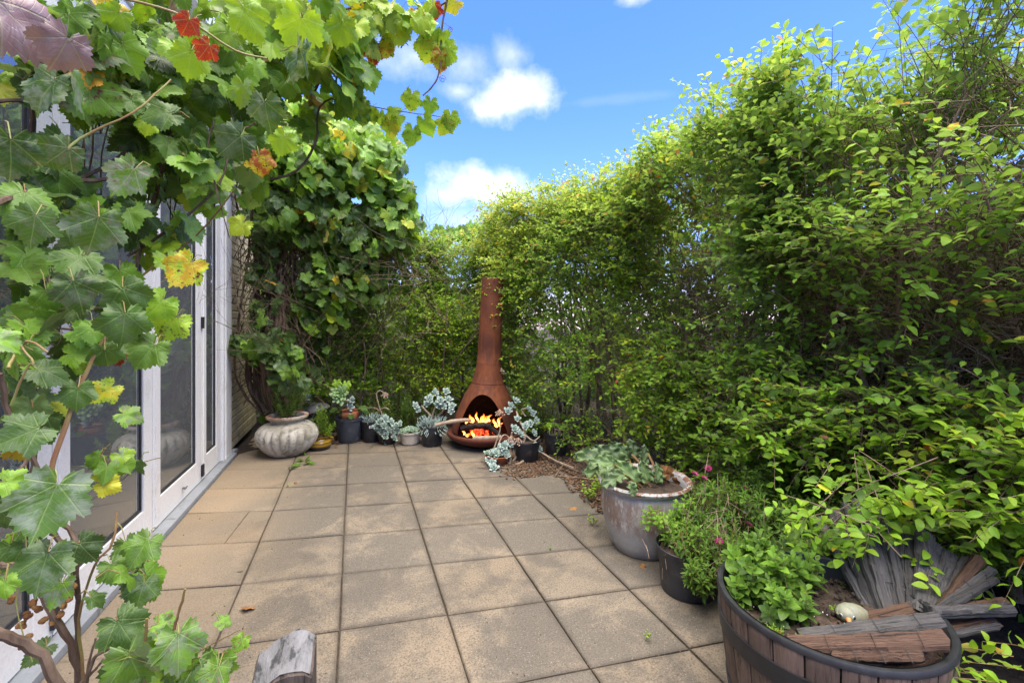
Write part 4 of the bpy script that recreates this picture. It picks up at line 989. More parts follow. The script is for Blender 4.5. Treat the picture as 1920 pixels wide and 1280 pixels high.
for pts, r0, r1 in [([(640, 180, 2.2), (700, 200, 2.2), (760, 210, 2.2), (842, 221, 2.2)], .0035, .0018), ([(842, -20, 2.2), (828, 60, 2.2), (824, 130, 2.2), (812, 160, 2.2), (793, 180, 2.2)], .005, .0035), ([(836, 5, 2.2), (800, 30, 2.2), (770, 60, 2.2), (752, 90, 2.2)], .0045, .003),
                    ([(590, 165, 2.1), (680, 50, 2.15), (740, 60, 2.2), (765, 85, 2.2)], .004, .002), ([(430, 330, 2.0), (540, 330, 2.1), (590, 270, 2.1), (600, 200, 2.1), (640, 180, 2.2)], .006, .004), ([(590, -20, 2.0), (600, 60, 2.0), (620, 90, 2.0), (590, 170, 2.1)], .010, .006),
                    ([(495, -20, 1.9), (498, 60, 1.9), (500, 130, 1.9)], .007, .005), ([(400, 250, 1.9), (430, 150, 1.95), (520, 60, 2.0), (640, 20, 2.1), (760, -20, 2.2)], .009, .006), ([(775, 186, 2.2), (762, 172, 2.2), (768, 160, 2.2)], .0015, .001)]:
    cane(v2, pts, r0, r1, M_bark if r0 > .004 else M_cane)
MB().tube([(-.86, 5.45, 0), (-.92, 5.4, 1.2), (-.98, 5.2, 2.2), tuple(W(470, 330, 3.6)), tuple(W(430, 300, 2.6)), tuple(W(430, 330, 2.0))], [.018, .016, .014, .012, .01, .006], 7).build('trunk', M_bark, v2, True)
tendril(v2, (830, 148), 2.2, .018, 1.6, base=(822, 145)); tendril(v2, (845, 55), 2.2, .014, 3, base=(828, 40)); tendril(v2, (640, 250), 2.2, .014, 1.5)

v3 = empty('grapevine', (-.98, 5.15, 0), 'old grapevine climbing the brick corner with a thick twisted stem bundle behind the ribbed pot', 'grapevine')
bl3 = [(560, 290, 4.5, 110, 90, .45, 300, .15, .50), (650, 300, 4.7, 110, 80, .45, 330, .145, .58), (720, 370, 4.8, 60, 80, .35, 190, .14, .50), (740, 430, 4.9, 55, 60, .3, 100, .14, .46), (560, 400, 4.5, 110, 70, .35, 170, .14, .30),
       (650, 440, 4.7, 90, 60, .35, 150, .14, .32), (500, 300, 4.5, 60, 90, .3, 100, .14, .45), (620, 520, 4.65, 70, 60, .3, 75, .13, .30), (580, 590, 4.7, 60, 60, .2, 34, .12, .30), (500, 510, 4.45, 40, 40, .15, 20, .12, .20),
       (492, 600, 4.45, 34, 60, .15, 16, .12, .20), (505, 655, 4.3, 55, 40, .15, 34, .13, .24), (545, 700, 4.3, 40, 40, .15, 22, .14, .28), (580, 215, 4.6, 60, 30, .3, 70, .13, .72), (450, 650, 4.3, 20, 25, .1, 8, .13, .25), (600, 560, 4.75, 70, 80, .3, 90, .12, .34), (560, 660, 4.9, 60, 70, .25, 60, .11, .32), (680, 520, 5.0, 60, 60, .25, 70, .12, .38), (520, 430, 4.5, 60, 60, .2, 60, .13, .26), (600, 245, 4.5, 70, 35, .3, 60, .13, .80), (870, 440, 6.5, 70, 18, .5, 60, .13, .40)]
L = blob_leaves([(*b[:6], int(b[6] * 1.5), b[7] * .8, b[8] - (.12 if b[8] > .4 else .03)) for b in bl3], (.25, -.75, .5), .13, .09)
petioles(v3, L, M_twig)
foliage(v3, L, ME_GR, GR_LO, M_vine_m, 300, front=lambda Q: np.exp(-2.5 * np.maximum(0, cam_z(Q) - 4.2)), minpx=9)
for k in range(16):   # bundle
    x0 = random.uniform(484, 512); dx = random.uniform(-18, 22); z = 4.62 + random.uniform(-.05, .08)
    s = 1 if k % 2 else -1
    pts = [(x0 + 4, 775, z), (x0 - 22 + dx * .5, 735, z), (x0 - 28 + dx, 690, z - .03), (x0 - 12 + dx + 10 * s, 620, z), (x0 + dx + 12 * s, 540, z), (x0 + dx * 1.5 - 8 * s, 450, z), (x0 + dx * 2 + 10 * s, 370, z - .02), (x0 + dx * 3 + random.uniform(-30, 60), 290, z)]
    cane(v3, pts, random.uniform(.010, .022), random.uniform(.006, .011), M_bark, 6, 'stem')
for k in range(5):
    s = k * 7; z = 4.5
    cane(v3, [(510 + s, 760, z), (500 + s, 720, z), (492 + s, 660, z), (505 + s, 600, z), (520, 520, z + .1), (530 + s, 430, z + .1)], .024, .014, M_bark, 7, 'stem')
tw = MB()
for k in range(420):
    x = random.gauss(522, 26); y = random.uniform(310, 640); z = random.uniform(4.5, 4.9); a = random.uniform(-.7, .7)
    P = catmull([W(x, y, z), W(x + 30 * math.sin(a) + random.gauss(0, 8), y + 30, z), W(x + 50 * math.sin(a) + random.gauss(0, 14), y + 75, z + random.gauss(0, .05)), W(x + 50 * math.sin(a) + random.gauss(0, 25), y + 120, z)], 3)
    tw.tube(P, .0035, 3, False)
tw.build('twigs', M_bark, v3)['kind'] = 'stuff'

# ------------------------------------------------------------------ chiminea
CH = Vector((1.30, 4.62, 0)); 
chim = empty('chiminea', CH, 'rusty steel chiminea with tall flue and a lit fire at the back of the patio', 'chiminea')
lean = Matrix.Translation(CH) @ Matrix.Rotation(R(2.6), 4, Vector((ST, CT, 0))) @ Matrix.Translation(-CH)
def leaned(mb, pivot=True):
    mb.v = [tuple(lean @ Vector(v)) for v in mb.v]; return mb
outer = [(.355, .135), (.352, .20), (.325, .30), (.280, .42), (.232, .53), (.172, .645), (.150, .72), (.135, .80), (.126, .85)]
inner = [(r - .012, z) for r, z in outer]
hd = MB(); prof = outer + inner[::-1] + [outer[0]]
prof = [(r, z) for r, z in prof]
hd.lathe(prof, CH, 56); leaned(hd)
hood = weld(hd.build('hood', M_rust, chim, False), 1e-5)
# arched mouth cut through the front
fd = (Vector((0, 0, 0)) - CH); fd.z = 0; fd.normalize(); fd = Matrix.Rotation(R(-7), 3, 'Z') @ fd; sd = Vector((-fd.y, fd.x, 0))
arch = [(-.26, .11), (-.245, .20), (-.21, .30), (-.168, .40), (-.115, .485), (-.06, .535), (0, .552), (.06, .535), (.115, .485), (.168, .40), (.21, .30), (.245, .20), (.26, .11)]
arch = [(p.x, p.y) for p in catmull([(a, b, 0) for a, b in arch], 4)]
cb = MB(); n = len(arch); vs = [CH + sd * a + Vector((0, 0, b)) + fd * .05 for a, b in arch] + [CH + sd * a + Vector((0, 0, b)) + fd * .6 for a, b in arch]
cb.add(vs, [(i, (i + 1) % n, n + (i + 1) % n, n + i) for i in range(n)] + [tuple(range(n - 1, -1, -1)), tuple(range(n, 2 * n))])
cut = cb.build('cutter', None); bm = bmesh.new(); bm.from_mesh(cut.data); bmesh.ops.recalc_face_normals(bm, faces=bm.faces); bm.to_mesh(cut.data); bm.free()
md = hood.modifiers.new('b', 'BOOLEAN'); md.object = cut; md.operation = 'DIFFERENCE'; md.solver = 'EXACT'
dg = bpy.context.evaluated_depsgraph_get(); me = bpy.data.meshes.new_from_object(hood.evaluated_get(dg)); hood.modifiers.clear(); hood.data = me
bpy.data.objects.remove(cut); me.shade_smooth(); me.set_sharp_from_angle(angle=R(35))
sh = MB().lathe([(r - .016, z) for r, z in outer], CH, 40, a0=math.atan2(fd.y, fd.x) + .95, a1=math.atan2(fd.y, fd.x) + 2 * math.pi - .95); leaned(sh).build('lining', M_soot, chim, True)
leaned(MB().lathe([(.02, .10), (.33, .12), (.345, .125)], CH, 40)).build('hearth', M_soot, chim, True)
MB().lathe([(0, .002), (.17, .002), (.20, .012), (.30, .045), (.375, .085), (.398, .112), (.402, .130), (.396, .142), (.37, .143), (.345, .136), (.33, .125), (.02, .10)], CH, 56).build('bowl', M_rust, chim, True, 50)
leaned(MB().lathe([(.126, .848), (.128, .848), (.128, .853), (.126, .856), (.124, 1.02), (.119, 1.30), (.114, 1.74), (.106, 1.742), (.106, 1.2)], CH, 40)).build('flue', M_rust, chim, True)
leaned(MB().lathe([(.1745, .638), (.176, .644), (.1745, .650)], CH, 48)).build('weld_seam', M_rust, chim, True)
# fire
def inC(a, f, z): return CH + sd * a + fd * f + Vector((0, 0, z))
fire = empty('fire', inC(0, .1, .13), 'orange flames and glowing embers burning inside the chiminea mouth', 'fire')
def flame(a, f, z, h, w, lean_=0.0, tw_=0.0):
    m = MB(); pts = []; rd = []
    for i in range(9):
        t = i / 8; pts.append(inC(a + lean_ * t * t + .012 * math.sin(t * 6 + tw_), f + .01 * math.sin(t * 5 + tw_), z + h * .70 * t)); rd.append(w * .95 * (math.sin(math.pi * min(1, .18 + t * .82)) ** .8) * (1 - .35 * t) + .0008)
    m.tube(pts, rd, 7); m.build('flame', M_flame, fire, True)
for q in [(-.11, .20, .27, .11, .018, -.02), (-.13, .19, .27, .07, .013, -.02), (.0, .2, .27, .13, .020, 0), (.02, .2, .27, .09, .022, .03), (.055, .2, .28, .10, .014, .03), (-.06, .17, .28, .13, .012, -.02), (-.03, .2, .265, .06, .02, .02),
          (-.19, .23, .15, .10, .010, -.02), (-.095, .26, .145, .09, .016, .005), (-.155, .25, .14, .035, .012, .03), (.12, .16, .24, .09, .013, -.02), (.155, .15, .24, .12, .013, .03), (.17, .15, .22, .06, .012, .02), (.135, .16, .22, .05, .018, .0), (-.16, .22, .26, .05, .01, 0)]: flame(*q, tw_=random.random() * 6)
eb = MB()
for k in range(46): eb.ball(inC(random.gauss(-.02, .055), random.uniform(.12, .24), random.uniform(.135, .185)), random.uniform(.008, .018), Euler((k, k * 2, 0)).to_matrix(), 6, 4)
eb.build('ember', M_ember, fire)['kind'] = 'stuff'
pl = bpy.data.lights.new('fire_glow', 'POINT'); pl.energy = .8; pl.color = (1, .35, .08); pl.shadow_soft_size = .06
po = bpy.data.objects.new('fire_glow', pl); C.objects.link(po); put(po, fire); po.location = inC(0, .18, .30)
def log(pts, r, mat, lab, name='firewood_log'):
    P = catmull(pts, 4); m = MB(); m.tube(P, [r * random.uniform(.85, 1.12) for _ in P], 9); o = m.build(name, mat, None, True, 50); tag(o, lab, 'firewood'); return o
M_char = simple('charred_wood', (.012, .010, .009), (.045, .035, .028), 25, .9, .7, .006, .1)
log([inC(-.46, .30, .255), inC(-.34, .29, .285), inC(-.22, .27, .30), inC(-.10, .18, .29)], .020, M_greystem, 'long pale branch sticking out of the left side of the chiminea mouth')
log([inC(-.22, .24, .215), inC(-.08, .23, .235), inC(.08, .2, .25)], .030, M_char, 'charred log lying under the tall middle flames')
log([inC(.05, .24, .25), inC(.12, .26, .20), inC(.21, .27, .14)], .024, M_char, 'charred branch sloping down at the right of the fire')
log([inC(-.08, .33, .142), inC(.05, .335, .145), inC(.19, .30, .150)], .022, M_greystem, 'ash grey log lying along the front lip of the fire')
log([inC(-.19, .15, .25), inC(0, .12, .25), inC(.17, .08, .25)], .03, M_char, 'blackened log crossing behind the flames')

# ------------------------------------------------------------------ pots
def pot(name, c, prof, mat, lab, cat='plant pot', n=40, fn=None, soil=None, extra=None, group=None):
    c = Vector(c); e = empty(name, c, lab, cat, group)
    MB().lathe(prof, c, n, fn).build('body', mat, e, True, 45)
    if soil:
        r, z = soil; m = MB(); m.lathe([(0, z + .006), (r * .5, z + .003), (r, z)], c, 20); m.build('soil', M_soil_c, e, True)
    return e
def thick(p, t=.006, depth=.6):
    """outer profile from the foot up -> closed wall with an inside"""
    r, z = p[-1]; H = z; ins = [(max(q - t, .002), w) for q, w in p if w > H * (1 - depth)]
    return [(0, p[0][1])] + p + [(r - t * .5, z + t * .3)] + [(q, w) for q, w in ins[::-1]]
P_rib = Vector((-.62, 4.92, 0))
ribprof = [(.150, 0), (.170, .008), (.225, .06), (.268, .12), (.285, .175), (.278, .225), (.25, .265), (.205, .292), (.165, .305), (.150, .318), (.155, .335), (.176, .345), (.190, .358), (.190, .374), (.176, .380), (.150, .372), (.14, .35), (.135, .30)]
rib = pot('ribbed_pot', P_rib, [(0, 0)] + ribprof, M_patina, 'squat ribbed whitewashed pot with terracotta rim beside the brick wall', n=176,
          fn=lambda r, z, t: r * (1 - (.10 * abs(math.cos(t * 11)) ** 7) * max(0, math.sin(min(1, z / .30) * math.pi)) ** .8), soil=(.142, .34))
am = Vector((-.335, 4.98, 0))
amb = pot('glazed_pot', am, thick([(.085, 0), (.10, .012), (.118, .05), (.116, .085), (.098, .108), (.094, .115), (.108, .128), (.112, .134)], .008), M_amber, 'small amber glazed pot with two lugs next to the ribbed pot', soil=(.095, .11))
for s in (-1, 1):
    h = MB(); q = Vector((CT, -ST, 0)) * s; h.tube([am + q * .108 + Vector((0, 0, .085)), am + q * .14 + Vector((0, 0, .10)), am + q * .135 + Vector((0, 0, .118)), am + q * .105 + Vector((0, 0, .122))], .009, 7); h.build('handle', M_amber, amb, True)
gp = G(647, 833); gp = Vector((gp.x + .045, gp.y + .13, 0))
gpo = pot('plastic_pot', gp, thick([(.112, 0), (.118, .006), (.140, .235), (.152, .237), (.153, .262), (.156, .266)], .005), M_plasticg, 'wide grey plastic pot holding a terracotta pot, middle of the back row', soil=(.13, .15))
tp = gp + Vector((0, 0, .20)); tpo = pot('terracotta_pot', tp, thick([(.06, 0), (.075, .02), (.092, .06), (.092, .10), (.076, .125), (.084, .138)], .007), M_terra, 'small rounded terracotta pot sitting inside the wide grey plastic pot', soil=(.07, .12))
dp = G(692, 832); dp = Vector((dp.x + .035, dp.y + .13, 0))
dpo = pot('plastic_pot', dp, thick([(.095, 0), (.10, .006), (.112, .20), (.121, .202), (.123, .222)], .005), M_plastic, 'black plastic pot with a small white tag, between grey and brown pots', soil=(.108, .19))
tg = MB(); toc = Vector((-dp.x, -dp.y, 0)).normalized(); rt = Vector((toc.y, -toc.x, 0)) * -1
for k, off in ((0, .117), ):
    c = dp + toc * off + rt * -.012 + Vector((0, 0, .172)); u = rt * .018; w = Vector((0, 0, .014)) ; tg.add([c - u - w, c + u - w, c + u + w, c - u + w, c - u - w - toc * .003, c + u - w - toc * .003, c + u + w - toc * .003, c - u + w - toc * .003], [(0, 1, 2, 3), (7, 6, 5, 4), (0, 4, 5, 1), (1, 5, 6, 2), (2, 6, 7, 3), (3, 7, 4, 0)])
tg.build('label_tag', M_tag, dpo)
for k in range(5):
    c = dp + toc * .1185 + rt * (-.012 + random.uniform(-.004, .004)) + Vector((0, 0, .163 + k * .0045)); MB().box((-.009, -.0004, -.0008), (.009, .0004, .0008), Matrix.Translation(c) @ Matrix.Rotation(math.atan2(rt.y, rt.x), 4, 'Z')).build('print_line', M_plasticg, dpo)
bp = G(722, 836); bp = Vector((bp.x + .03, bp.y + .11, 0)); bpo = pot('bowl_planter', bp, thick([(.07, 0), (.075, .006), (.105, .10), (.113, .102), (.114, .115)], .005), M_brownpot, 'low dark brown bowl planter with trailing grey rosettes left of the cream pot', soil=(.10, .10))
cp = G(765, 838); cp = Vector((cp.x + .035, cp.y + .12, 0)); cpo = pot('glazed_pot', cp, thick([(.075, 0), (.078, .012), (.090, .014), (.098, .05), (.106, .115), (.116, .118), (.117, .134)], .007), M_cream, 'cream pot of green rosettes in the back row', soil=(.104, .118))
kp = G(806, 840); kp = Vector((kp.x + .04, kp.y + .12, 0)); kpo = pot('plastic_pot', kp, thick([(.098, 0), (.102, .006), (.112, .19), (.120, .192), (.121, .205)], .005), M_plastic, 'scuffed black plastic pot of blue chalk sticks just left of the chiminea', soil=(.108, .18))
for k in range(3):
    a = -1.9 + k * .35; c = kp + Vector((math.cos(a) * .1035, math.sin(a) * .1035, .025)); MB().box((-.012, -.003, -.004), (.012, .003, .004), Matrix.Translation(c) @ Matrix.Rotation(a + 1.57, 4, 'Z')).build('drain_slot', M_soil, kpo)
tb = G(930, 878); tb = Vector((tb.x + .06, tb.y + .13, 0)); tbo = pot('terracotta_bowl', tb, thick([(.07, 0), (.08, .008), (.125, .075), (.130, .085)], .007), M_terra, 'shallow terracotta bowl of small green succulents in front of the chiminea', soil=(.115, .07))
b2 = G(988, 872); b2 = Vector((b2.x + .05, b2.y + .13, 0)); b2o = pot('plastic_pot', b2, thick([(.10, 0), (.104, .006), (.118, .17), (.126, .172), (.127, .19)], .005), M_plastic, 'black plastic pot behind the terracotta bowl, under drooping peach flowers', soil=(.11, .16))
b3 = G(1044, 858); b3 = Vector((b3.x + .05, b3.y + .12, 0)); b3o = pot('plastic_pot', b3, thick([(.10, 0), (.104, .006), (.118, .19), (.126, .192), (.127, .21)], .005), M_plastic, 'black plastic pot with bare pale stems on the mulch right of the chiminea', soil=(.11, .17))
for k in range(7):
    a = random.uniform(0, 6.28); r = random.uniform(.03, .09); MB().tube([b3 + Vector((r * math.cos(a), r * math.sin(a), .17)), b3 + Vector((1.1 * r * math.cos(a + .4), 1.1 * r * math.sin(a + .4), .25)), b3 + Vector((1.3 * r * math.cos(a + 1), 1.3 * r * math.sin(a + 1), .245)), b3 + Vector((1.5 * r * math.cos(a + 1.4), 1.5 * r * math.sin(a + 1.4), .20))], .0025, 5).build('dry_stem', M_greystem, b3o, True)
U = W(1207, 900, 2.62); U = Vector((U.x, U.y, 0))
urnprof = [(.150, 0), (.168, .006), (.196, .06), (.222, .14), (.238, .22), (.242, .29), (.238, .33), (.232, .352), (.246, .362), (.262, .374), (.266, .386), (.258, .396), (.243, .394), (.232, .382), (.228, .35), (.225, .30)]
urno = pot('urn', U, [(0, 0)] + urnprof, M_urn, 'large worn grey glazed urn with rusty patches on the right edge of the paving', n=64, soil=(.226, .335))
B1 = W(1290, 1045, 2.20); B1 = Vector((B1.x, B1.y, 0)); b1o = pot('plastic_pot', B1, thick([(.118, 0), (.124, .005), (.140, .192), (.148, .194), (.150, .215)], .005), M_plastic, 'black plastic pot in front of the large glazed urn', soil=(.13, .19))

# ornament on a curled iron stem between the pots
oc = W(588, 820, 5.0); oc = Vector((oc.x, oc.y, 0)); orn = empty('garden_ornament', oc, 'weathered grey timber dome on a curled white iron stem behind the amber pot', 'garden ornament')
cc = lambda x, y, z=5.0: W(x, y, z)
MB().tube(catmull([cc(588, 826), cc(585, 800), cc(587, 780), cc(595, 768), cc(592, 757), cc(584, 757), cc(581, 764), cc(586, 770)], 5), .008, 7).build('stem', M_iron, orn, True)
MB().tube(catmull([cc(587, 788), cc(577, 783), cc(573, 772), cc(573, 762)], 5), .007, 7).build('bracket', M_iron, orn, True)
dm = MB(); dcx = cc(595, 770); pr = []
dm.lathe([(.001, .085), (.05, .078), (.10, .055), (.135, .02), (.14, .0), (.12, -.004), (.0, .0)], (0, 0, 0), 24); dm.v = [tuple(dcx + Matrix.Rotation(R(-16), 3, Vector((ST, CT, 0))) @ Vector((v[0], v[1] * .7, v[2] * 1.05))) for v in dm.v]; dm.build('dome', M_oldgrey, orn, True)
MB().box((-.12, -.06, 0), (.12, .06, .03), Matrix.Translation(oc + Vector((.02, .03, .0)))).build('foot_stone', M_distwood, orn)

# ------------------------------------------------------------------ succulents and small plants
FL = {'paddle': tmesh('leaf', fleshy(.34, .10, .66, .88, .15), M_suc), 'ros': tmesh('leaf', fleshy(.30, .12, .7, .9, .35), M_suc), 'finger': tmesh('leaf', fleshy(.11, .10, .5, .88, .1), M_suc), 'long': tmesh('leaf', fleshy(.22, .05, .72, .9, .12), M_suc)}
def rosette(root, c, ax, n, size, kind, col, open_=1.0, layers=3):
    ax = Vector(ax).normalized(); a0 = ax.orthogonal().normalized(); b0 = ax.cross(a0)
    for k in range(n):
        th = k * 2.39996; f = k / n; el = (.15 + 1.15 * (1 - f) ** 1.2) * open_ if False else (1.35 - 1.15 * math.sqrt((k + .7) / n) * open_)
        d = (a0 * math.cos(th) + b0 * math.sin(th)); t = d * math.cos(el) + ax * math.sin(el); n_ = ax * math.cos(el) - d * math.sin(el)
        s = size * (.55 + .5 * (k + 1) / n) * random.uniform(.9, 1.1)
        inst('leaf', FL[kind], root, Vector(c) + ax * (.12 * size * (1 - f)), rot_to(t, n_), s, (col[0] + random.uniform(-.03, .03), col[1], col[2] + random.uniform(-.1, .1)))
def succ(c, lab, name='succulent'): return empty(name, c, lab, 'succulent')
s1 = succ(dp + Vector((0, 0, .19)), 'blue chalk stick succulent in the black pot with the white tag')
def sticks(root, c, r, n, h):
    for k in range(n):
        a = random.uniform(0, 6.28); q = r * math.sqrt(random.random()); p = Vector(c) + Vector((q * math.cos(a), q * math.sin(a), random.uniform(0, h)))
        t = Vector((math.cos(a) * q / r * .7 + random.gauss(0, .35), math.sin(a) * q / r * .7 + random.gauss(0, .35), .9)); inst('leaf', FL['finger'], root, p, rot_to(t, (1, 0, 0)), random.uniform(.035, .055), (.28, 0, random.uniform(.75, 1.0)))
M_blue = M_suc
sticks(s1, dp + Vector((0, 0, .19)), .125, 170, .06)
s2 = succ(kp + Vector((0, 0, .18)), 'blue chalk stick succulent spilling over the scuffed black pot beside the chiminea'); sticks(s2, kp + Vector((0, 0, .17)), .14, 230, .09)
for k in range(26):
    a = random.uniform(3.3, 6.1); p = kp + Vector((math.cos(a) * .13, math.sin(a) * .13, random.uniform(.13, .2))); inst('leaf', FL['finger'], s2, p, rot_to((math.cos(a), math.sin(a), -.7), (0, 0, 1)), .045, (.28, 0, .9))
s3 = succ(cp + Vector((0, 0, .12)), 'mound of green rosettes tipped with pink in the cream pot')
for k in range(13):
    a = k * 2.4; q = .025 * math.sqrt(k); p = cp + Vector((q * math.cos(a), q * math.sin(a), .155 - q * .3)); rosette(s3, p, (math.cos(a) * q * 7, math.sin(a) * q * 7 - .2, 1), 15, .043, 'ros', (.42, .1, .42))
s4 = succ(bp + Vector((0, 0, .10)), 'grey green trailing rosettes hanging over the brown bowl planter')
for (x, y, sz) in [(712, 792, .05), (705, 800, .045), (722, 786, .055), (733, 792, .05), (720, 800, .05), (728, 806, .055), (742, 800, .05), (715, 812, .05), (723, 818, .055), (735, 812, .05), (745, 810, .045), (708, 808, .04), (738, 822, .05), (722, 830, .05), (750, 795, .04)]:
    c = W(x, y, 4.72 + random.uniform(-.06, .06)); rosette(s4, c, (random.uniform(-.4, .4), -.8, .7), 13, sz, 'ros' if random.random() < .6 else 'paddle', (.33, .05, .75)); MB().tube([bp + Vector((random.uniform(-.05, .05), 0, .11)), (c + bp + Vector((0, 0, .16))) / 2 + Vector((0, 0, .03)), c], .005, 5).build('stem', M_greystem, s4)
s5 = succ(tp + Vector((0, 0, .12)), 'tall tree aeonium with a glossy green rosette above the terracotta pot')
MB().tube([tp + Vector((0, 0, .10)), tp + Vector((.0, -.02, .2)), W(640, 742, 4.75)], .012, 7).build('stem', M_greystem, s5, True)
rosette(s5, W(639, 740, 4.66), (-.30, -.9, .25), 26, .115, 'long', (.50, 0, .0)); 
for x, y in [(575, 745), (660, 752), (655, 765)]: rosette(s5, W(x, y, 4.85), (random.uniform(-.5, .5), -.6, .6), 9, .06, 'paddle', (.25, 0, .95))
for k in range(6):
    a = k * 2.4; inst('leaf', ME_GR[k % 6], s5, tp + Vector((.14 * math.cos(a), .1 * math.sin(a) - .02, random.uniform(.08, .18))), rot_to((math.cos(a), math.sin(a), -.3), (0, -.4, 1)), .07, (.22, 0, .1))
for x, y, w_ in [(632, 722, .08), (650, 725, .075)]:
    t = inst('leaf', ME_GR[0], v3, W(x, y - 8, 4.7), rot_to((0, -.2, -1), (.1, -1, .4)), w_ * .9, (.60, 0, 0))

def euph(root, c, h, n, r, kind, col, lean_=(0, 0)):
    """upright feathery stems clothed in small leaves"""
    for k in range(n):
        a = random.uniform(0, 6.28); q = r * math.sqrt(random.random()); b = Vector(c) + Vector((q * math.cos(a) * .5, q * math.sin(a) * .5, 0)); hh = h * random.uniform(.55, 1.1); tip = b + Vector((q * math.cos(a) + lean_[0], q * math.sin(a) + lean_[1], hh))
        yield b, tip
def needle_plant(c, lab, h, n, r, size, tint, bloom=.3, nl=26, cat='plant', name='herb_plant', lo=LANCE_LO, parts=0, blot=.05):
    root = empty(name, c, lab, cat); L = Leaves(); seg = []
    for b, tip in euph(root, c, h, n, r, None, None):
        P = []; T = []; N = []; d = (tip - b).normalized()
        for k in range(nl):
            f = .15 + .85 * k / nl; p = b.lerp(tip, f); a = k * 2.4; o = d.orthogonal().normalized(); o2 = d.cross(o); rr = o * math.cos(a) + o2 * math.sin(a)
            P.append(p); T.append(rr * .85 + d * (.35 + .7 * f)); N.append(d - rr * .2)
        m = len(P); L.add(np.array(P, float), np.array(T, float), np.array(N, float), size * RNG.uniform(.7, 1.15, m), np.stack([np.clip(tint + RNG.normal(0, .05, m), 0, .9), np.full(m, blot), np.full(m, bloom)], 1))
        seg.append((b, tip))
    A = np.array([s[0] for s in seg], float); B = np.array([s[1] for s in seg], float); stems(root, [(A, B, .0028, .0012)], M_petiole, 'stems')
    foliage(root, L, ME_LANCE, [lo], M_hedge_m, parts, minpx=6)
    return root
needle_plant(P_rib + Vector((0, 0, .34)), 'feathery green seedlings growing in the ribbed pot', .26, 26, .14, .036, .36, .15)
needle_plant(am + Vector((0, 0, .11)), 'bushy upright green herb in the amber glazed pot', .34, 9, .06, .040, .46, 0)
needle_plant(am + Vector((.04, .02, .11)), 'taller leafy sprig leaning right out of the amber glazed pot', .22, 7, .10, .034, .52, 0)
for (x, y, z, lab, h, n, r) in [(705, 812, 5.25, 'fine leaved green weeds behind the pot with the white tag', .42, 30, .25), (748, 800, 5.3, 'tall fine grassy weeds behind the cream pot', .55, 38, .25), (600, 800, 5.3, 'low weeds in the shade behind the curled iron ornament', .3, 22, .22),
    (795, 780, 5.4, 'dark green weeds beside the pale jade plant at the back', .42, 26, .2), (1010, 790, 5.1, 'grassy weeds in shade to the right of the chiminea bowl', .4, 24, .2)]:
    c = W(x, y, z); needle_plant((c.x, c.y, 0), lab, h, n, r, .045, .32, .05, name='weed_clump')
def branchy(lab, stems_, heads, size, col=(.27, .0, .85), n=13, kind='paddle', flowers=(), name='succulent'):
    b = W(*stems_[0][0]); root = succ((b.x, b.y, max(0, b.z)), lab, name)
    for i, pts in enumerate(stems_): P = catmull([W(*p) for p in pts], 5); k = len(P); MB().tube(P, [(.0125 if i < 3 else .008) * (1 - .35 * j / k) * random.uniform(.9, 1.1) for j in range(k)], 8).build('stem', M_greystem, root, True)
    for (x, y, z, s) in heads: rosette(root, W(x, y, z), (random.uniform(-.5, .5), -.6, random.uniform(.3, .9)), n, size * s, kind, col)
    for (x, y, z, s) in flowers:
        f = MB()
        for k in range(16):
            a = k * 2.4; q = s * math.sqrt(k / 16); p = W(x, y, z) + Vector((q * math.cos(a), q * math.sin(a) * .8, random.uniform(-.4, .4) * s)); f.ball(p, (.006, .006, .011), Euler((random.random(), random.random(), 0)).to_matrix(), 6, 4)
            f.tube([W(x, y, z) + Vector((0, 0, s * .9)), p], .0018, 4)
        f.build('flower_head', M_flor, root, True)
    return root
branchy('pale silver jade like succulent rising at the left of the chiminea mouth', [[(806, 800, 4.85), (812, 775, 4.85), (820, 755, 4.85)], [(812, 790, 4.9), (835, 765, 4.9), (840, 745, 4.9)], [(808, 780, 4.85), (790, 760, 4.85)]],
        [(806, 748, 4.85, 1), (815, 738, 4.9, 1), (826, 752, 4.8, 1), (836, 736, 4.9, 1), (840, 750, 4.85, 1.05), (830, 762, 4.8, 1), (848, 762, 4.75, .9), (818, 760, 4.8, 1), (800, 758, 4.9, .9), (845, 772, 4.72, .8), (778, 762, 4.8, .9), (782, 770, 4.8, .8)], .060)
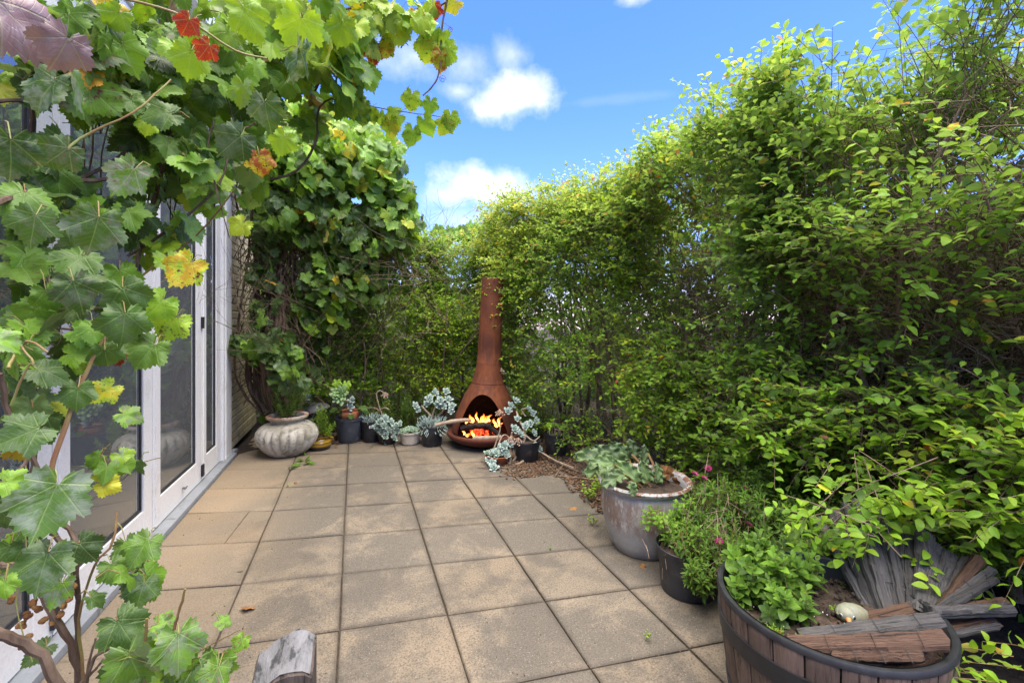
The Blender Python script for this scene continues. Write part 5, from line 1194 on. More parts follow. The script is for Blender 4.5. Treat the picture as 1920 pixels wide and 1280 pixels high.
branchy('sprawling grey succulent with bare tan stems and peach flowers right of the chiminea', [[(952, 876, 4.15), (972, 850, 4.2), (985, 815, 4.3), (975, 790, 4.4), (968, 770, 4.5)], [(958, 872, 4.1), (975, 868, 4.1), (1000, 850, 4.2), (1012, 846, 4.2)], [(945, 882, 4.05), (956, 868, 4.1), (958, 830, 4.2), (960, 810, 4.2)],
        [(930, 846, 4.1), (945, 860, 4.1), (960, 872, 4.1), (975, 876, 4.1)], [(932, 842, 4.1), (940, 820, 4.15), (948, 815, 4.2), (956, 822, 4.2)], [(926, 842, 4.2), (935, 815, 4.2), (938, 800, 4.2), (937, 782, 4.2)], [(985, 815, 4.3), (1000, 826, 4.25), (1012, 818, 4.3)], [(985, 780, 4.5), (978, 768, 4.5), (990, 765, 4.5)],
        [(1012, 846, 4.2), (1040, 862, 4.1), (1080, 878, 3.95)], [(975, 876, 4.1), (990, 872, 4.1), (988, 886, 4.0)]],
        [(957, 762, 4.5, 1), (966, 752, 4.5, 1), (952, 772, 4.45, 1), (990, 768, 4.5, .9), (1000, 775, 4.5, .8), (965, 806, 4.3, 1.1), (975, 815, 4.25, .9), (985, 800, 4.3, .9), (995, 795, 4.35, .9), (1003, 838, 4.2, .9), (1010, 842, 4.2, .8), (946, 838, 4.1, 1.15), (938, 846, 4.1, 1), (922, 870, 4.0, 1), (926, 878, 3.95, 1.05), (916, 862, 4.05, .8),
         (955, 832, 4.15, .9), (1000, 812, 4.3, .8), (970, 786, 4.4, .8), (1005, 790, 4.4, .8), (930, 850, 4.05, .8)], .055, flowers=[(937, 776, 4.2, .05), (958, 828, 4.15, .06), (972, 830, 4.15, .055), (940, 697, 4.75, .05)])
s6 = succ(tb + Vector((0, 0, .07)), 'small green and blue rosettes filling the shallow terracotta bowl')
for k in range(11): a = k * 2.4; q = .032 * math.sqrt(k); rosette(s6, tb + Vector((q * math.cos(a), q * math.sin(a), .10 - q * .2)), (math.cos(a) * q * 5, math.sin(a) * q * 5 - .3, 1), 14, .045, 'ros', (.42 if k % 2 else .3, .0, .55 if k % 2 else .85))
fs = empty('succulent', W(690, 770, 5.0), 'bent pale flower stalk arching above the pot with the white tag', 'succulent')
for pts in ([(723, 790, 4.9), (712, 765, 4.9), (706, 740, 4.9), (712, 732, 4.9), (722, 738, 4.9)], [(712, 770, 4.9), (700, 764, 4.95), (680, 766, 5), (662, 768, 5)], [(712, 768, 4.9), (722, 764, 4.9), (730, 768, 4.9)]): MB().tube(catmull([W(*p) for p in pts], 5), .006, 6).build('stem', M_greystem, fs, True)
f = MB()
for k in range(14): p = W(720 + random.uniform(-6, 9), 740 + random.uniform(-6, 6), 4.9); f.tube([W(722, 735, 4.9), p], [.002, .005], 5)
f.build('flower_head', M_flor, fs, True)

# rhubarb like leaves in the urn
rh = empty('rhubarb_plant', U + Vector((0, 0, .33)), 'crinkled grey green leaves flopping over the left rim of the glazed urn', 'plant')
ME_RH = [tmesh('leaf', frilly(k), M_rhu) for k in range(4)]
bc = U + Vector((-.05, .02, .34))
for i, (x0, y0, x1, y1, z, ti, bl) in enumerate([(1150, 880, 1090, 850, 2.75, .34, .55), (1160, 878, 1100, 880, 2.68, .36, .5), (1165, 870, 1120, 838, 2.85, .32, .4), (1180, 860, 1150, 832, 2.95, .28, .2), (1190, 865, 1185, 828, 2.95, .27, .25), (1195, 905, 1160, 868, 2.6, .40, .3), (1215, 905, 1205, 868, 2.62, .38, .15),
     (1232, 905, 1234, 872, 2.62, .34, .2), (1178, 905, 1192, 928, 2.36, .34, .5), (1150, 870, 1110, 862, 2.6, .34, .5), (1205, 870, 1210, 838, 2.9, .3, .2), (1170, 890, 1130, 905, 2.5, .34, .5)]):
    a, b = W(x0, y0, z), W(x1, y1, z); t = b - a; s = t.length * 1.12; inst('leaf', ME_RH[i % 4], rh, a, rot_to(t, (-.25 + .3 * math.sin(i * 2), -.55, .8)), (s * .8, s, s), (ti - .04, .1, bl * .7))
    MB().tube([bc + Vector((random.uniform(-.03, .1), random.uniform(-.05, .05), 0)), (bc + a) / 2 + Vector((0, 0, .02)), a], .006, 6).build('petiole', M_cane, rh, True)
for pts in ([(1185, 852, 2.8), (1200, 868, 2.75), (1222, 880, 2.7)], [(1215, 850, 2.85), (1225, 870, 2.8), (1232, 895, 2.7)]): MB().tube([W(*p) for p in pts], .008, 6).build('dead_stem', M_cane, rh, True)
for k in range(9):
    x, y = random.uniform(1225, 1290), random.uniform(880, 910); o = inst('dead_leaf', tmesh('leaf', GR_HI[k % 6], M_dryleaf) if k == 0 else bpy.data.meshes['dead'], rh, W(x, y, 2.7), Euler((random.random() * 2, random.random() * 2, random.random() * 6)).to_matrix(), .06, None)
    if k == 0: o.data.name = 'dead'

# ------------------------------------------------------------------ bushes on the right
def bush(name, c, lab, blobs, meshes, lo, mat_o, size, tint, nparts, whorl=7, nrm=(-.4, -.5, .8), bloom=0.0, stemmat=M_petiole, group=None, minpx=8, blot=.05):
    root = empty(name, c, lab, 'shrub', group); L = Leaves(); A = []; B = []
    for px, py, zc, rx, ry, rz, n in blobs:
        for k in range(n):
            q = Vector((random.gauss(0, 1), random.gauss(0, 1), random.gauss(0, 1))).normalized() * (random.random() ** .35)
            z = zc + q.y * rz; p = W(px + q.x * rx, py - q.z * ry, z)
            if p.z < .03: continue
            out = (p - W(px, py + ry * .7, zc)).normalized(); ax = (out + Vector((random.gauss(0, .3), random.gauss(0, .3), .5))).normalized(); a0 = ax.orthogonal().normalized(); b0 = ax.cross(a0)
            m = whorl + random.randint(-1, 2); ti = tint + random.gauss(0, .045) + .05 * q.z; s0 = size * random.uniform(.75, 1.15)
            P = []; T = []; N = []; S = []
            for j in range(m):
                th = j * 2.4 + k; el = 1.1 - .95 * (j + 1) / m; d = a0 * math.cos(th) + b0 * math.sin(th)
                P.append(p - ax * (.007 * j)); T.append(d * math.cos(el) + ax * math.sin(el)); N.append(ax * math.cos(el) - d * math.sin(el)); S.append(s0 * (.55 + .5 * j / m))
            L.add(np.array(P, float), np.array(T, float), np.array(N, float), np.array(S), np.stack([np.clip(np.full(m, ti) + RNG.normal(0, .03, m), 0, .95), np.clip(RNG.normal(blot, .15, m), 0, 1), np.full(m, bloom)], 1))
            base = W(px + q.x * rx * .35, py + ry * .9, zc); 
            A.append(tuple(p - ax * .07 + (Vector(base) - p) * .12)); B.append(tuple(p))
    stems(root, [(np.array(A), np.array(B), .0026, .0012)], stemmat, 'stems')
    foliage(root, L, meshes, [lo], M_hedge_m, nparts, minpx=minpx)
    return root
bush('potted_shrub', B1 + Vector((0, 0, .19)), 'round leaved pale green plant spilling from the black pot before the urn', [(1262, 985, 2.25, 42, 34, .10, 44), (1295, 960, 2.3, 45, 40, .12, 30), (1225, 965, 2.3, 28, 22, .06, 12)], ME_OV, OV_LO, None, .034, .45, 240, 6, bloom=.12)
ds = bush('daisy_bush', W(1400, 1000, 2.3) * 1.0, 'sprawling green daisy bush with magenta flowers between the urn and the barrel', [(1340, 940, 2.35, 60, 50, .2, 120), (1420, 960, 2.35, 80, 60, .25, 170), (1350, 1020, 2.1, 50, 60, .15, 90), (1480, 980, 2.2, 70, 60, .25, 110), (1400, 1040, 2.05, 60, 40, .15, 70), (1320, 1070, 2.0, 40, 40, .1, 60), (1500, 1040, 1.95, 60, 50, .2, 80), (1300, 1010, 2.08, 45, 40, .1, 60), (1450, 900, 2.5, 80, 50, .2, 120), (1550, 960, 2.1, 50, 40, .15, 50)],
          ME_LANCE, LANCE_LO, None, .042, .32, 300, 8, bloom=.08, minpx=6)
for x, y, z, s in [(1302, 889, 2.3, .028), (1328, 879, 2.35, .03), (1320, 897, 2.3, .024), (1398, 916, 2.35, .024), (1402, 950, 2.2, .026), (1404, 984, 2.15, .026), (1348, 1015, 2.0, .027)]:
    c = W(x, y, z); f = MB(); ax = Vector((random.uniform(-.4, .4), -.4, .9)).normalized(); a0 = ax.orthogonal().normalized(); b0 = ax.cross(a0)
    for k in range(18):
        th = k * 6.283 / 18; d = a0 * math.cos(th) + b0 * math.sin(th); w = ax.cross(d) * s * .12; r2 = s * (.75 if k % 2 else .6); up_ = .55 if k % 2 else .85
        f.add([c, c + d * r2 * .55 + w + ax * s * .2 * up_, c + d * r2 + ax * s * up_ * .6, c + d * r2 * .55 - w + ax * s * .2 * up_], [(0, 1, 2, 3)])
    fo = f.build('flower', M_purple, ds, True); m = MB(); m.ball(c + ax * s * .15, (s * .22,) * 3, None, 8, 5); m.build('flower_centre', M_soil_c, fo, True); MB().tube([c, c - Vector((random.uniform(-.03, .03), -.02, .11))], .0017, 5).build('flower_stalk', M_petiole, fo)
dt = MB()
for k in range(120):
    x, y, z = random.gauss(1340, 45), random.gauss(1030, 45), random.uniform(1.95, 2.2); p = W(x, y, z); dt.tube([p, p + Vector((random.gauss(0, .04), random.gauss(0, .04), random.uniform(.02, .12)))], .0013, 3, False)
dt.build('dry_stalks', M_twig, ds)['kind'] = 'stuff'

# ------------------------------------------------------------------ half barrel
BC = Vector((0, 0, 0)); _c = lambda xc, zc: Vector((xc * CT + zc * ST, -xc * ST + zc * CT, 0)); BC = _c(1.01, 1.472); BR = .315; BH = .40
bar = empty('half_barrel', BC, 'half barrel planter of brown staves with black hoops in the bottom right corner', 'barrel planter')
def brad(z): t = z / BH; return BR - .045 * (1 - t) ** 1.4
NS = 24; da = 2 * math.pi / NS; stv = MB(); zs = [0, .06, .14, .22, .30, .36, .392, .398]; vs = []; sub = 4
for z in zs:
    for k in range(sub + 1):
        a = -da / 2 + .008 + (da - .016) * k / sub; e = .004 if k in (0, sub) else 0; r = brad(z) - e - (.004 if z > .395 else 0); vs.append((r * math.cos(a), r * math.sin(a), z))
for z in zs:
    for k in range(sub + 1): a = -da / 2 + .008 + (da - .016) * k / sub; r = brad(z) - .018; vs.append((r * math.cos(a), r * math.sin(a), z))
m = sub + 1; nz_ = len(zs); H_ = nz_ * m; fs = []
for i in range(nz_ - 1):
    for k in range(sub): a = i * m + k; fs.append((a, a + 1, a + m + 1, a + m)); fs.append((H_ + a, H_ + a + m, H_ + a + m + 1, H_ + a + 1))
    for k in (0, sub): a = i * m + k; fs.append((a, a + m, H_ + a + m, H_ + a) if k == 0 else (a, H_ + a, H_ + a + m, a + m))
for k in range(sub): a = (nz_ - 1) * m + k; fs.append((a, a + 1, H_ + a + 1, H_ + a))
stv.add(vs, fs); sme = stv.mesh('stave', M_stave, True, 50)
for k in range(NS):
    o = bpy.data.objects.new('stave', sme); C.objects.link(o); put(o, bar); o.matrix_basis = Matrix.Translation(BC) @ Matrix.Rotation(k * da + .1, 4, 'Z')
for z0, z1 in ((.262, .322), (.055, .10)):
    MB().lathe([(brad(z0) - .002, z0), (brad(z0) + .004, z0 + .001), (brad(z1) + .004, z1 - .001), (brad(z1) - .002, z1)], BC, 96).build('hoop', M_black, bar, True, 30)
MB().lathe([(BR - .0185, .36), (BR - .0185, .400), (BR - .012, .4045), (BR - .002, .404), (BR + .002, .398), (BR + .002, .388), (BR - .003, .386)], BC, 96).build('rim', M_black, bar, True, 40)
MB().lathe([(BR - .0205, .402), (BR - .030, .36), (BR - .045, .2), (.02, .18)], BC, 64).build('liner', M_plastic, bar, True)
# hoop joint with rivets, facing the viewer
aj = math.atan2(-BC.y, -BC.x) + .30
jm = MB(); rj = brad(.29) + .0045
for kk in range(7):
    pass
w0, w1 = aj - .10, aj + .10; jv = []
for z in (.262, .322):
    for k in range(6): a = w0 + (w1 - w0) * k / 5; jv.append(BC + Vector(((brad(z) + .0065) * math.cos(a), (brad(z) + .0065) * math.sin(a), z)))
    for k in range(6): a = w0 + (w1 - w0) * k / 5; jv.append(BC + Vector(((brad(z) + .003) * math.cos(a), (brad(z) + .003) * math.sin(a), z)))
jm.add(jv, [(k, k + 1, 12 + k + 1, 12 + k) for k in range(5)] + [(6 + k, 18 + k, 18 + k + 1, 6 + k + 1) for k in range(5)] + [(0, 12, 18, 6), (5, 11, 23, 17)] + [(k, 6 + k, 7 + k, k + 1) for k in range(5)] + [(12 + k, 13 + k, 19 + k, 18 + k) for k in range(5)]); jp = jm.build('hoop_joint', M_black, bar)
for a in (aj - .05, aj + .05): MB().ball(BC + Vector(((brad(.292) + .006) * math.cos(a), (brad(.292) + .006) * math.sin(a), .292)), (.008, .008, .008), None, 8, 6).build('rivet', M_black, jp, True)
bs = MB(); vs = [(0, 0, .345)]; n = 36
for i in range(1, 11):
    for k in range(n): a = 6.283 * k / n; r = (BR - .032) * i / 10; vs.append((r * math.cos(a), r * math.sin(a), .34 + random.uniform(-.008, .008) + .02 * math.cos(a * 2) * i / 10 - .02 * (i / 10)))
bs.add([BC + Vector(v) for v in vs], [(0, 1 + k, 1 + (k + 1) % n) for k in range(n)] + [(1 + (i - 1) * n + k, 1 + i * n + k, 1 + i * n + (k + 1) % n, 1 + (i - 1) * n + (k + 1) % n) for i in range(1, 10) for k in range(n)])
bs.build('soil', M_soil_c, bar, True)
so_ = MB()
for k in range(420): a = random.uniform(0, 6.28); r = (BR - .04) * math.sqrt(random.random()); so_.ball(BC + Vector((r * math.cos(a), r * math.sin(a), .348 + random.uniform(-.012, .010))), random.uniform(.002, .009), Euler((k, k, 0)).to_matrix(), 5, 3)
so_.build('soil_crumbs', M_soil_c, bar)['kind'] = 'stuff'
pe = MB()
for k in range(60): a = random.uniform(2.5, 5.5); r = (BR - .05) * math.sqrt(random.random()); pe.ball(BC + Vector((r * math.cos(a), r * math.sin(a), .354 + random.uniform(-.004, .006))), random.uniform(.0012, .0028), None, 5, 3)
pe.build('perlite', M_tag, bar)['kind'] = 'stuff'
bush('leafy_perennial', BC + Vector((-.15, .05, .34)), 'lush green whorled perennial growing at the left side of the half barrel', [(1440, 1085, 1.60, 70, 55, .12, 62), (1405, 1050, 1.66, 50, 40, .1, 34), (1475, 1130, 1.48, 55, 35, .1, 34), (1500, 1075, 1.62, 55, 45, .1, 28), (1385, 1105, 1.56, 25, 30, .05, 9), (1430, 1020, 1.72, 50, 30, .1, 20)], ME_OV, OV_LO, None, .052, .33, 300, 9, bloom=.05)
bush('leafy_perennial', BC + Vector((.0, .2, .34)), 'looser trailing greenery at the back of the half barrel, left of the bird', [(1590, 1090, 1.75, 45, 45, .1, 34), (1560, 1040, 1.85, 50, 30, .1, 26)], ME_OV, OV_LO, None, .040, .29, 160, 7)
bush('leafy_perennial', W(1690, 1090, 1.62), 'small sprig growing in front of the upright grey slats', [(1700, 1080, 1.66, 45, 30, .06, 22), (1670, 1110, 1.6, 25, 20, .05, 10)], ME_LANCE, LANCE_LO, None, .034, .40, 120, 7)
bush('leafy_perennial', W(1480, 1190, 1.38), 'wilting yellowish stem lying on the barrel soil behind the rim', [(1450, 1180, 1.38, 24, 10, .03, 12), (1490, 1195, 1.34, 18, 7, .02, 8), (1570, 1142, 1.5, 16, 8, .03, 8)], ME_LANCE, LANCE_LO, None, .024, .52, 60, 7, bloom=.2)
# bird ornament
M_bird = simple('painted_stoneware', (.25, .27, .21), (.22, .20, .11), 22, .55, .25, .003, .4, c3=(.18, .19, .16), s3=60)
bc_ = W(1598, 1150, 1.46); br = empty('bird_ornament', bc_ - Vector((0, 0, .03)), 'painted ceramic bird with an orange beak on the barrel soil', 'ornament')
cr_ = Vector((CT, -ST, 0)); cf_ = Vector((-ST, -CT, 0)); cu_ = Vector((0, 0, 1)); Mc = Matrix((cr_, -cf_, cu_)).transposed()   # right, away, up
bb = MB(); bp_ = []
bb.lathe([(.0005, -.060), (.014, -.052), (.026, -.036), (.032, -.012), (.031, .012), (.025, .034), (.014, .052), (.006, .066), (.0005, .070)], (0, 0, 0), 20)
ax_ = rot_to((1, 0, 0), (0, 0, 1)); bb.v = [tuple(bc_ + Mc @ (Matrix.Rotation(R(12), 3, 'Z') @ Vector((v[2], v[0], v[1] * 1.0 - .14 * v[2])))) for v in bb.v]; bb.build('body', M_bird, br, True, 80)
hp = Vector((-.030, -.014, .008)); hd_ = bc_ + Mc @ hp; h2 = MB(); h2.ball(hd_, (.026, .026, .0245), None, 16, 12); h2.build('head', M_bird, br, True)
def onhead(d, r=.0255): d = Vector(d).normalized(); return hd_ + Mc @ (d * r), (Mc @ d)
p_, d_ = onhead((-.35, -.85, -.10), .023); MB().tube([p_, p_ + d_ * .008 - cu_ * .002, p_ + d_ * .017 - cu_ * .007], [.0085, .0068, .001], 9).build('beak', simple('beak_orange', (.62, .27, .08), (.5, .2, .06), 30, .5), br, True)
for q in ((.28, -.88, .12), (-.92, -.35, .12)):
    p_, d_ = onhead(q, .0225); MB().ball(p_, .0058, None, 12, 8).build('eye_ring', M_tag, br, True); MB().ball(p_ + d_ * .0026, .0047, None, 12, 8).build('eye', M_black, br, True)

# ------------------------------------------------------------------ wired timber slats
sl_root = empty('slat_edging', W(1700, 1150, 1.7), 'roll of wired weathered timber slats fanned open over the half barrel', 'timber slats')
sl_root.location.z = 0.0
def slat_mesh(seed, brown):
    r = random.Random(seed); n = 16; vs = []
    for i in range(n + 1):
        y = i / n; w = .5 * (1 + .10 * math.sin(5 * y + seed)) + r.uniform(-.035, .035); j = r.uniform(-.03, .03); zt = .5 + r.uniform(-.12, .12); e = .12 if i in (0, n) else 0
        for (x, z) in ((-w, -.5), (-w * .98, .2 + r.uniform(-.2, .2)), (-w * .5, zt), (0, zt + r.uniform(-.15, .15)), (w * .5, zt + r.uniform(-.1, .1)), (w * .97, .15 + r.uniform(-.2, .2)), (w, -.5)):
            vs.append((x + j, y + (r.uniform(-.015, .015) if e else 0), z))
    m = 7; fs = [(i * m + k, (i + 1) * m + k, (i + 1) * m + (k + 1) % m, i * m + (k + 1) % m) for i in range(n) for k in range(m)] + [tuple(range(m)), tuple(n * m + k for k in range(m - 1, -1, -1))]
    me = bpy.data.meshes.new('slat'); me.from_pydata(vs, [], [f[::-1] for f in fs]); me.materials.append(M_slatb if brown else M_slatg); me.update(); me.shade_smooth(); me.set_sharp_from_angle(angle=R(28)); return me
SG = [slat_mesh(k, False) for k in range(5)]; SB = [slat_mesh(k + 9, True) for k in range(4)]
MIDS = []
def slat(b, t, w, th, brown, nrm):
    """base and tip given as photo pixel + distance"""
    b, t = W(*b), W(*t); d = t - b; k = random.randrange(4)
    Mx = rot_to(d, nrm); o = inst('slat', (SB if brown else SG)[k], sl_root, b, Mx, (w * (1 if b.z < .2 or t.z > .5 else .72), d.length, th)); 
    MIDS.append((b, t, Mx.col[2].normalized() * (th * .62)))
tocam = Vector((-.55, -.75, .35))
up = [((1640, 1170, 1.78), (1530, 955, 2.02)), ((1652, 1172, 1.78), (1560, 948, 2.02)), ((1664, 1172, 1.78), (1588, 940, 2.03)), ((1676, 1172, 1.78), (1612, 944, 2.02)), ((1690, 1172, 1.78), (1640, 958, 2.02)), ((1702, 1170, 1.78), (1664, 966, 2.0)), ((1712, 1170, 1.78), (1690, 975, 2.0)),
      ((1722, 1168, 1.77), (1712, 984, 1.98)), ((1732, 1165, 1.76), (1738, 990, 1.96)), ((1742, 1162, 1.75), (1762, 1005, 1.92)), ((1752, 1160, 1.74), (1785, 1030, 1.88)), ((1758, 1160, 1.72), (1810, 1040, 1.84)), ((1760, 1162, 1.7), (1835, 1053, 1.8)), ((1758, 1164, 1.68), (1858, 1068, 1.76)), ((1756, 1168, 1.66), (1872, 1090, 1.72)), ((1752, 1170, 1.64), (1886, 1112, 1.68)), ((1748, 1175, 1.62), (1894, 1138, 1.64))]
for i, (b, t) in enumerate(up): slat((b[0], 1157 - .7 * i, 1.50 - .0075 * i), (t[0] + random.uniform(-6, 6), t[1] + random.uniform(-8, 26), 1.86 - .029 * i), (random.uniform(.036, .062) if i < 11 else random.uniform(.03, .046)), random.uniform(.014, .026), i in (12, 15), tocam + Vector((.06 * i + random.uniform(-.35, .35), random.uniform(-.2, .2), .05 * i)))
fr = [((1500, 1196, 1.42), (1760, 1128, 1.50), .060, True), ((1560, 1190, 1.42), (1800, 1132, 1.50), .055, True), ((1580, 1196, 1.40), (1830, 1138, 1.50), .04, True), ((1600, 1200, 1.38), (1832, 1152, 1.47), .035, True), ((1610, 1200, 1.36), (1850, 1140, 1.5), .04, False), ((1640, 1210, 1.34), (1868, 1165, 1.44), .045, True), ((1640, 1216, 1.33), (1872, 1172, 1.42), .03, False),
      ((1500, 1193, 1.36), (1762, 1160, 1.38), .062, False), ((1560, 1206, 1.32), (1760, 1188, 1.34), .035, False), ((1480, 1208, 1.30), (1775, 1200, 1.28), .062, True), ((1560, 1228, 1.26), (1730, 1228, 1.28), .04, True), ((1600, 1250, 1.24), (1735, 1215, 1.32), .035, False), ((1640, 1255, 1.24), (1745, 1220, 1.32), .035, True), ((1660, 1262, 1.23), (1755, 1232, 1.3), .03, True)]
for i, (b, t, w, br_) in enumerate(fr): slat((b[0], b[1], b[2]), (t[0], t[1], t[2] - (.075 if i > 6 else .03)), w, .016, br_, (-.25 + random.uniform(-.25, .25), -.6, (1.0 if i < 9 else .7) + random.uniform(-.3, .3)))
for f_ in (.25, .55, .84):
    m = MB()
    for grp in (MIDS[:17], MIDS[17:24]):
        pts = [b.lerp(t, f_) + n for b, t, n in grp]; m.tube(pts, .0008, 4)
    m.build('wire', M_black, sl_root)['kind'] = 'stuff'
    for b, t, n in MIDS[24:31]:
        x = (t - b).normalized().cross(n).normalized(); c = b.lerp(t, f_) + n * 1.05; MB().tube([c - x * .022, c + n * .1, c + x * .022], .0007, 4).build('wire', M_black, sl_root)
# trunk roots and glimpsed green post by the fence
gpst = MB().box((-.03, -.03, -.02), (.03, .03, 1.9), Matrix.Translation(W(1650, 900, 2.95) * 1.0 - Vector((0, 0, W(1650, 900, 2.95).z)))).build('fence_post', simple('green_paint', (.10, .17, .12), (.13, .20, .15), 6, .6, .2), None); tag(gpst, 'pale green painted post seen through the hedge above the slats', 'post')

# foreground post
pc = W(533, 1240, .80); pst = empty('timber_post', (pc.x, pc.y, -.02), 'weathered square timber post with a split slanting top in the foreground', 'post')
pm = MB(); hw = .049; zt = pc.z; n = 14; vs = []; ring0 = []
for s_ in range(4):
    for k in range(n):
        u = -1 + 2 * k / n; x, y = ((u, -1), (1, u), (-u, 1), (-1, -u))[s_]; ring0.append((x, y))
N_ = len(ring0); jit = [random.uniform(-.03, .012) * (2.2 if random.random() < .22 else 1) for _ in ring0]
def topz(x, y): return .690 + .030 * min(1, (x + 1.0) * .75) - .012 * max(0, x - .35) * 2 + .003 * math.sin(x * 7 + y * 4) + .006 * y
for lev, z in enumerate((-.02, .3, .55, .68, None, None)):
    for (x, y), j in zip(ring0, jit):
        k = (1 + j * (.7 if lev < 3 else .35) + random.uniform(-.006, .006)) * (1 if lev < 5 else .9); X, Y = x * hw * k, y * hw * k
        vs.append((X, Y, (topz(x, y) - (.004 if lev == 4 else 0)) if z is None else z))
pm.add(vs, [(l * N_ + k, l * N_ + (k + 1) % N_, (l + 1) * N_ + (k + 1) % N_, (l + 1) * N_ + k) for l in range(5) for k in range(N_)])
rz_ = Matrix.Translation((pc.x, pc.y, 0)) @ Matrix.Rotation(-YAW + .32, 4, 'Z'); pm.v = [tuple(rz_ @ Vector(v)) for v in pm.v]; pm.build('post', M_postside, pst, True, 35)
tm = MB(); vs = []
for i in range(9):
    for j in range(9):
        x, y = -1 + i / 4, -1 + j / 4; vs.append(rz_ @ Vector((x * hw * .93, y * hw * .93, topz(x, y) + random.uniform(-.0015, .0015) + .001)))
tm.add(vs, [(i * 9 + j, (i + 1) * 9 + j, (i + 1) * 9 + j + 1, i * 9 + j + 1) for i in range(8) for j in range(8)]); tm.build('end_grain', M_postend, pst, True)

# ------------------------------------------------------------------ litter, mulch, weeds
ml = MB()
def chips(n, fx, size=(.006, .022)):
    for k in range(n):
        x, y, z = fx(); a = Euler((random.gauss(0, .4), random.gauss(0, .4), random.uniform(0, 6.28))).to_matrix().to_4x4(); l, w, h = random.uniform(*size), random.uniform(.003, .008), random.uniform(.0015, .004)
        ml.box((-l, -w, -h), (l, w, h), Matrix.Translation((x, y, z)) @ a)
chips(2600, lambda: (random.uniform(1.55, 2.6), random.uniform(2.3, 5.2), random.uniform(.004, .02)))
chips(700, lambda: (1.45 + random.gauss(0, .13), random.uniform(3.5, 4.1), .006)); chips(900, lambda: (random.uniform(-.9, 1.6), 5.15 + abs(random.gauss(0, .15)), random.uniform(.0, .02)))
chips(500, lambda: (1.62 + abs(random.gauss(0, .12)), random.uniform(1.2, 3.4), .008)); ml.build('bark_mulch', M_mulch); C.objects['bark_mulch']['kind'] = 'stuff'
gr = MB()
for k in range(900):
    x, y = random.uniform(-1.0, 1.7), random.uniform(.9, 5.0); s = random.uniform(.0008, .0028); gr.ball((x, y, s * .7), (s * random.uniform(.8, 2), s, s * .7), Matrix.Rotation(random.random() * 3, 3, 'Z'), 5, 3)
for k in range(700):
    i = random.randrange(6); 
    if random.random() < .5: x, y = XL[i] + random.gauss(0, .006), random.uniform(1.2, 4.8)
    else: x = random.uniform(-1, 1.7); y = rowy(random.randint(-1, 7), x) + random.gauss(0, .006)
    s = random.uniform(.001, .003); gr.ball((x, y, -.004), (s * 1.5, s, s), None, 5, 3)
gr.build('grit', M_mulch)['kind'] = 'stuff'
ME_DL = [tmesh('leaf', t, M_dryleaf) for t in (GR_HI[3], GR_HI[5], OV_HI[1])]
for (x, y, s, lab) in [(455, 1070, .05, 'curled dry brown leaf on the joint left of centre on the paving'), (468, 1137, .045, 'dry leaf lying above the timber post on the paving'), (305, 982, .05, 'clump of dry leaves on the grey door sill'), (632, 838, .03, 'dry leaf at the foot of the wide grey pot'),
    (1072, 952, .05, 'brown leaf beside the left foot of the large urn'), (1208, 1062, .035, 'small dry leaf by the foot of the black pot'), (555, 905, .03, 'tiny dry leaf near the back of the paving'), (700, 838, .04, 'dry leaf under the pot with the white tag')]:
    p = G(x, y, .006); o = inst('fallen_leaf', ME_DL[random.randrange(3)], None, p, Euler((random.uniform(-.5, .5), random.uniform(-.5, .5), random.random() * 6)).to_matrix(), s); tag(o, lab, 'fallen leaf')
sp_ = empty('vine_cutting', G(560, 866, 0), 'green vine cutting lying on the paving beside the ribbed pot', 'vine cutting')
for k, (x, y) in enumerate([(552, 872), (558, 868), (566, 862), (574, 860), (580, 868), (572, 850), (586, 866), (546, 876)]): inst('leaf', ME_GR[k % 6], sp_, G(x, y, .012), Euler((random.uniform(-.9, .9), random.uniform(-.9, .9), random.random() * 6)).to_matrix(), .055, (.30, .1, 0))
MB().tube([G(548, 878, .008), G(562, 868, .01), G(578, 862, .02), G(586, 866, .01)], .002, 5).build('stem', M_cane, sp_)
def weed(x, y, lab, h=.05, n=5, s=.012):
    c = G(x, y, 0); r = empty('weed', c, lab, 'weed')
    for k in range(n):
        a = random.uniform(0, 6.28); tip = c + Vector((math.cos(a) * h * .5, math.sin(a) * h * .5, h * random.uniform(.5, 1))); MB().tube([c, tip], .0008, 4).build('stem', M_petiole, r)
        for q in (.5, .8, 1.0): inst('leaf', ME_OV[k % 3], r, Vector(c).lerp(tip, q), rot_to((math.cos(a + q * 4), math.sin(a + q * 4), .4), (0, 0, 1)), s, (.55, 0, 0))
weed(1210, 1200, 'tiny green weed in a joint in the right foreground', .05, 4); weed(1032, 1030, 'tiny weed in the joint near the middle right of the paving', .015, 5, .008); weed(912, 972, 'tiny sprout in the joint at the centre of the paving', .012, 3, .007)
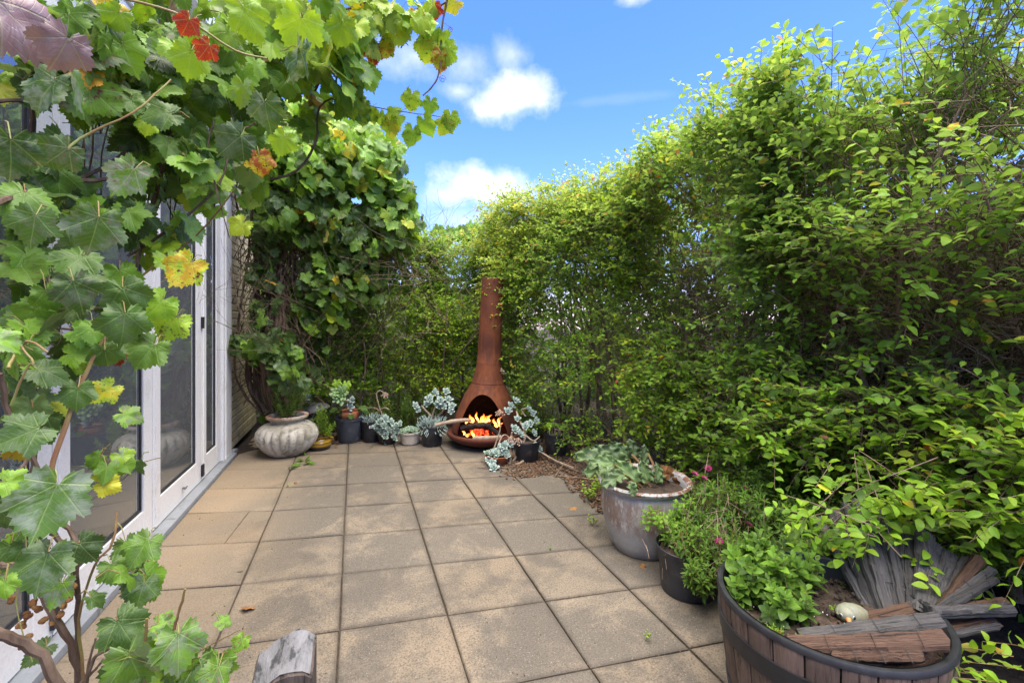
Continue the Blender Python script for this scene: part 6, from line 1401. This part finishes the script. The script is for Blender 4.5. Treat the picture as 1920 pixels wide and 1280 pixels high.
weed(1112, 985, 'small green weed left of the urn foot', .07, 7, .02); weed(1105, 940, 'leafy green weed at the paving edge beside the urn rim', .13, 14, .028); weed(1120, 925, 'bright leafy weed on the mulch behind the urn', .16, 14, .03); weed(540, 912, 'tiny weed in the joint in front of the ribbed pot', .02, 5, .01)
def stick(pts, r, lab):
    P = catmull([Vector(p) for p in pts], 4); o = MB().tube(P, r, 6).build('fallen_stick', M_twig, None, True); tag(o, lab, 'stick')
stick([G(895, 876, .008), G(930, 877, .012), G(965, 874, .01)], .004, 'short dark stick on the paving under the trailing succulent')
stick([G(1046, 892, .01), G(1090, 896, .02), G(1125, 900, .02)], .007, 'pale stick lying on the mulch left of the urn')
stick([G(1015, 850, .06), G(1050, 868, .04), G(1085, 884, .02)], .006, 'long thin stick leaning across the mulch bed')
stick([G(1040, 893, .01), G(1053, 875, .05), G(1058, 866, .07)], .004, 'thin twig propped upright on the mulch bed')
# low spray reaching in at the bottom right corner
ls = empty('hedge_seedling', W(1850, 1260, 1.35), 'bright young leafy spray poking in at the bottom right corner', 'plant')
SPR = 0
P = np.array([tuple(W(x, y, z)) for x, y, z in [(1920, 1290, 1.2), (1880, 1275, 1.25), (1940, 1260, 1.25), (1850, 1262, 1.3), (1790, 1160, 1.5), (1900, 1230, 1.3), (1930, 1310, 1.2), (1870, 1300, 1.2), (1960, 1220, 1.35)]]); D = np.array([tuple(W(x - 70, y - 18, z) - W(x, y, z)) for x, y, z in [(1920, 1290, 1.2), (1880, 1275, 1.25), (1940, 1260, 1.25), (1850, 1262, 1.3), (1790, 1160, 1.5), (1900, 1230, 1.3), (1930, 1310, 1.2), (1870, 1300, 1.2), (1960, 1220, 1.35)]])
(LP, LT, LN, LS, LC), sp = shoots(P, D, np.full(len(P), .20), 11, .042, np.full(len(P), .52)); stems(ls, [(P, sp[5], .002, .0015), (sp[5], sp[-1], .0015, .001)], M_cane, 'stems'); foliage(ls, Leaves().add(LP, LT, LN, LS, LC), ME_OV, [OV_LO], M_hedge_m, 200)
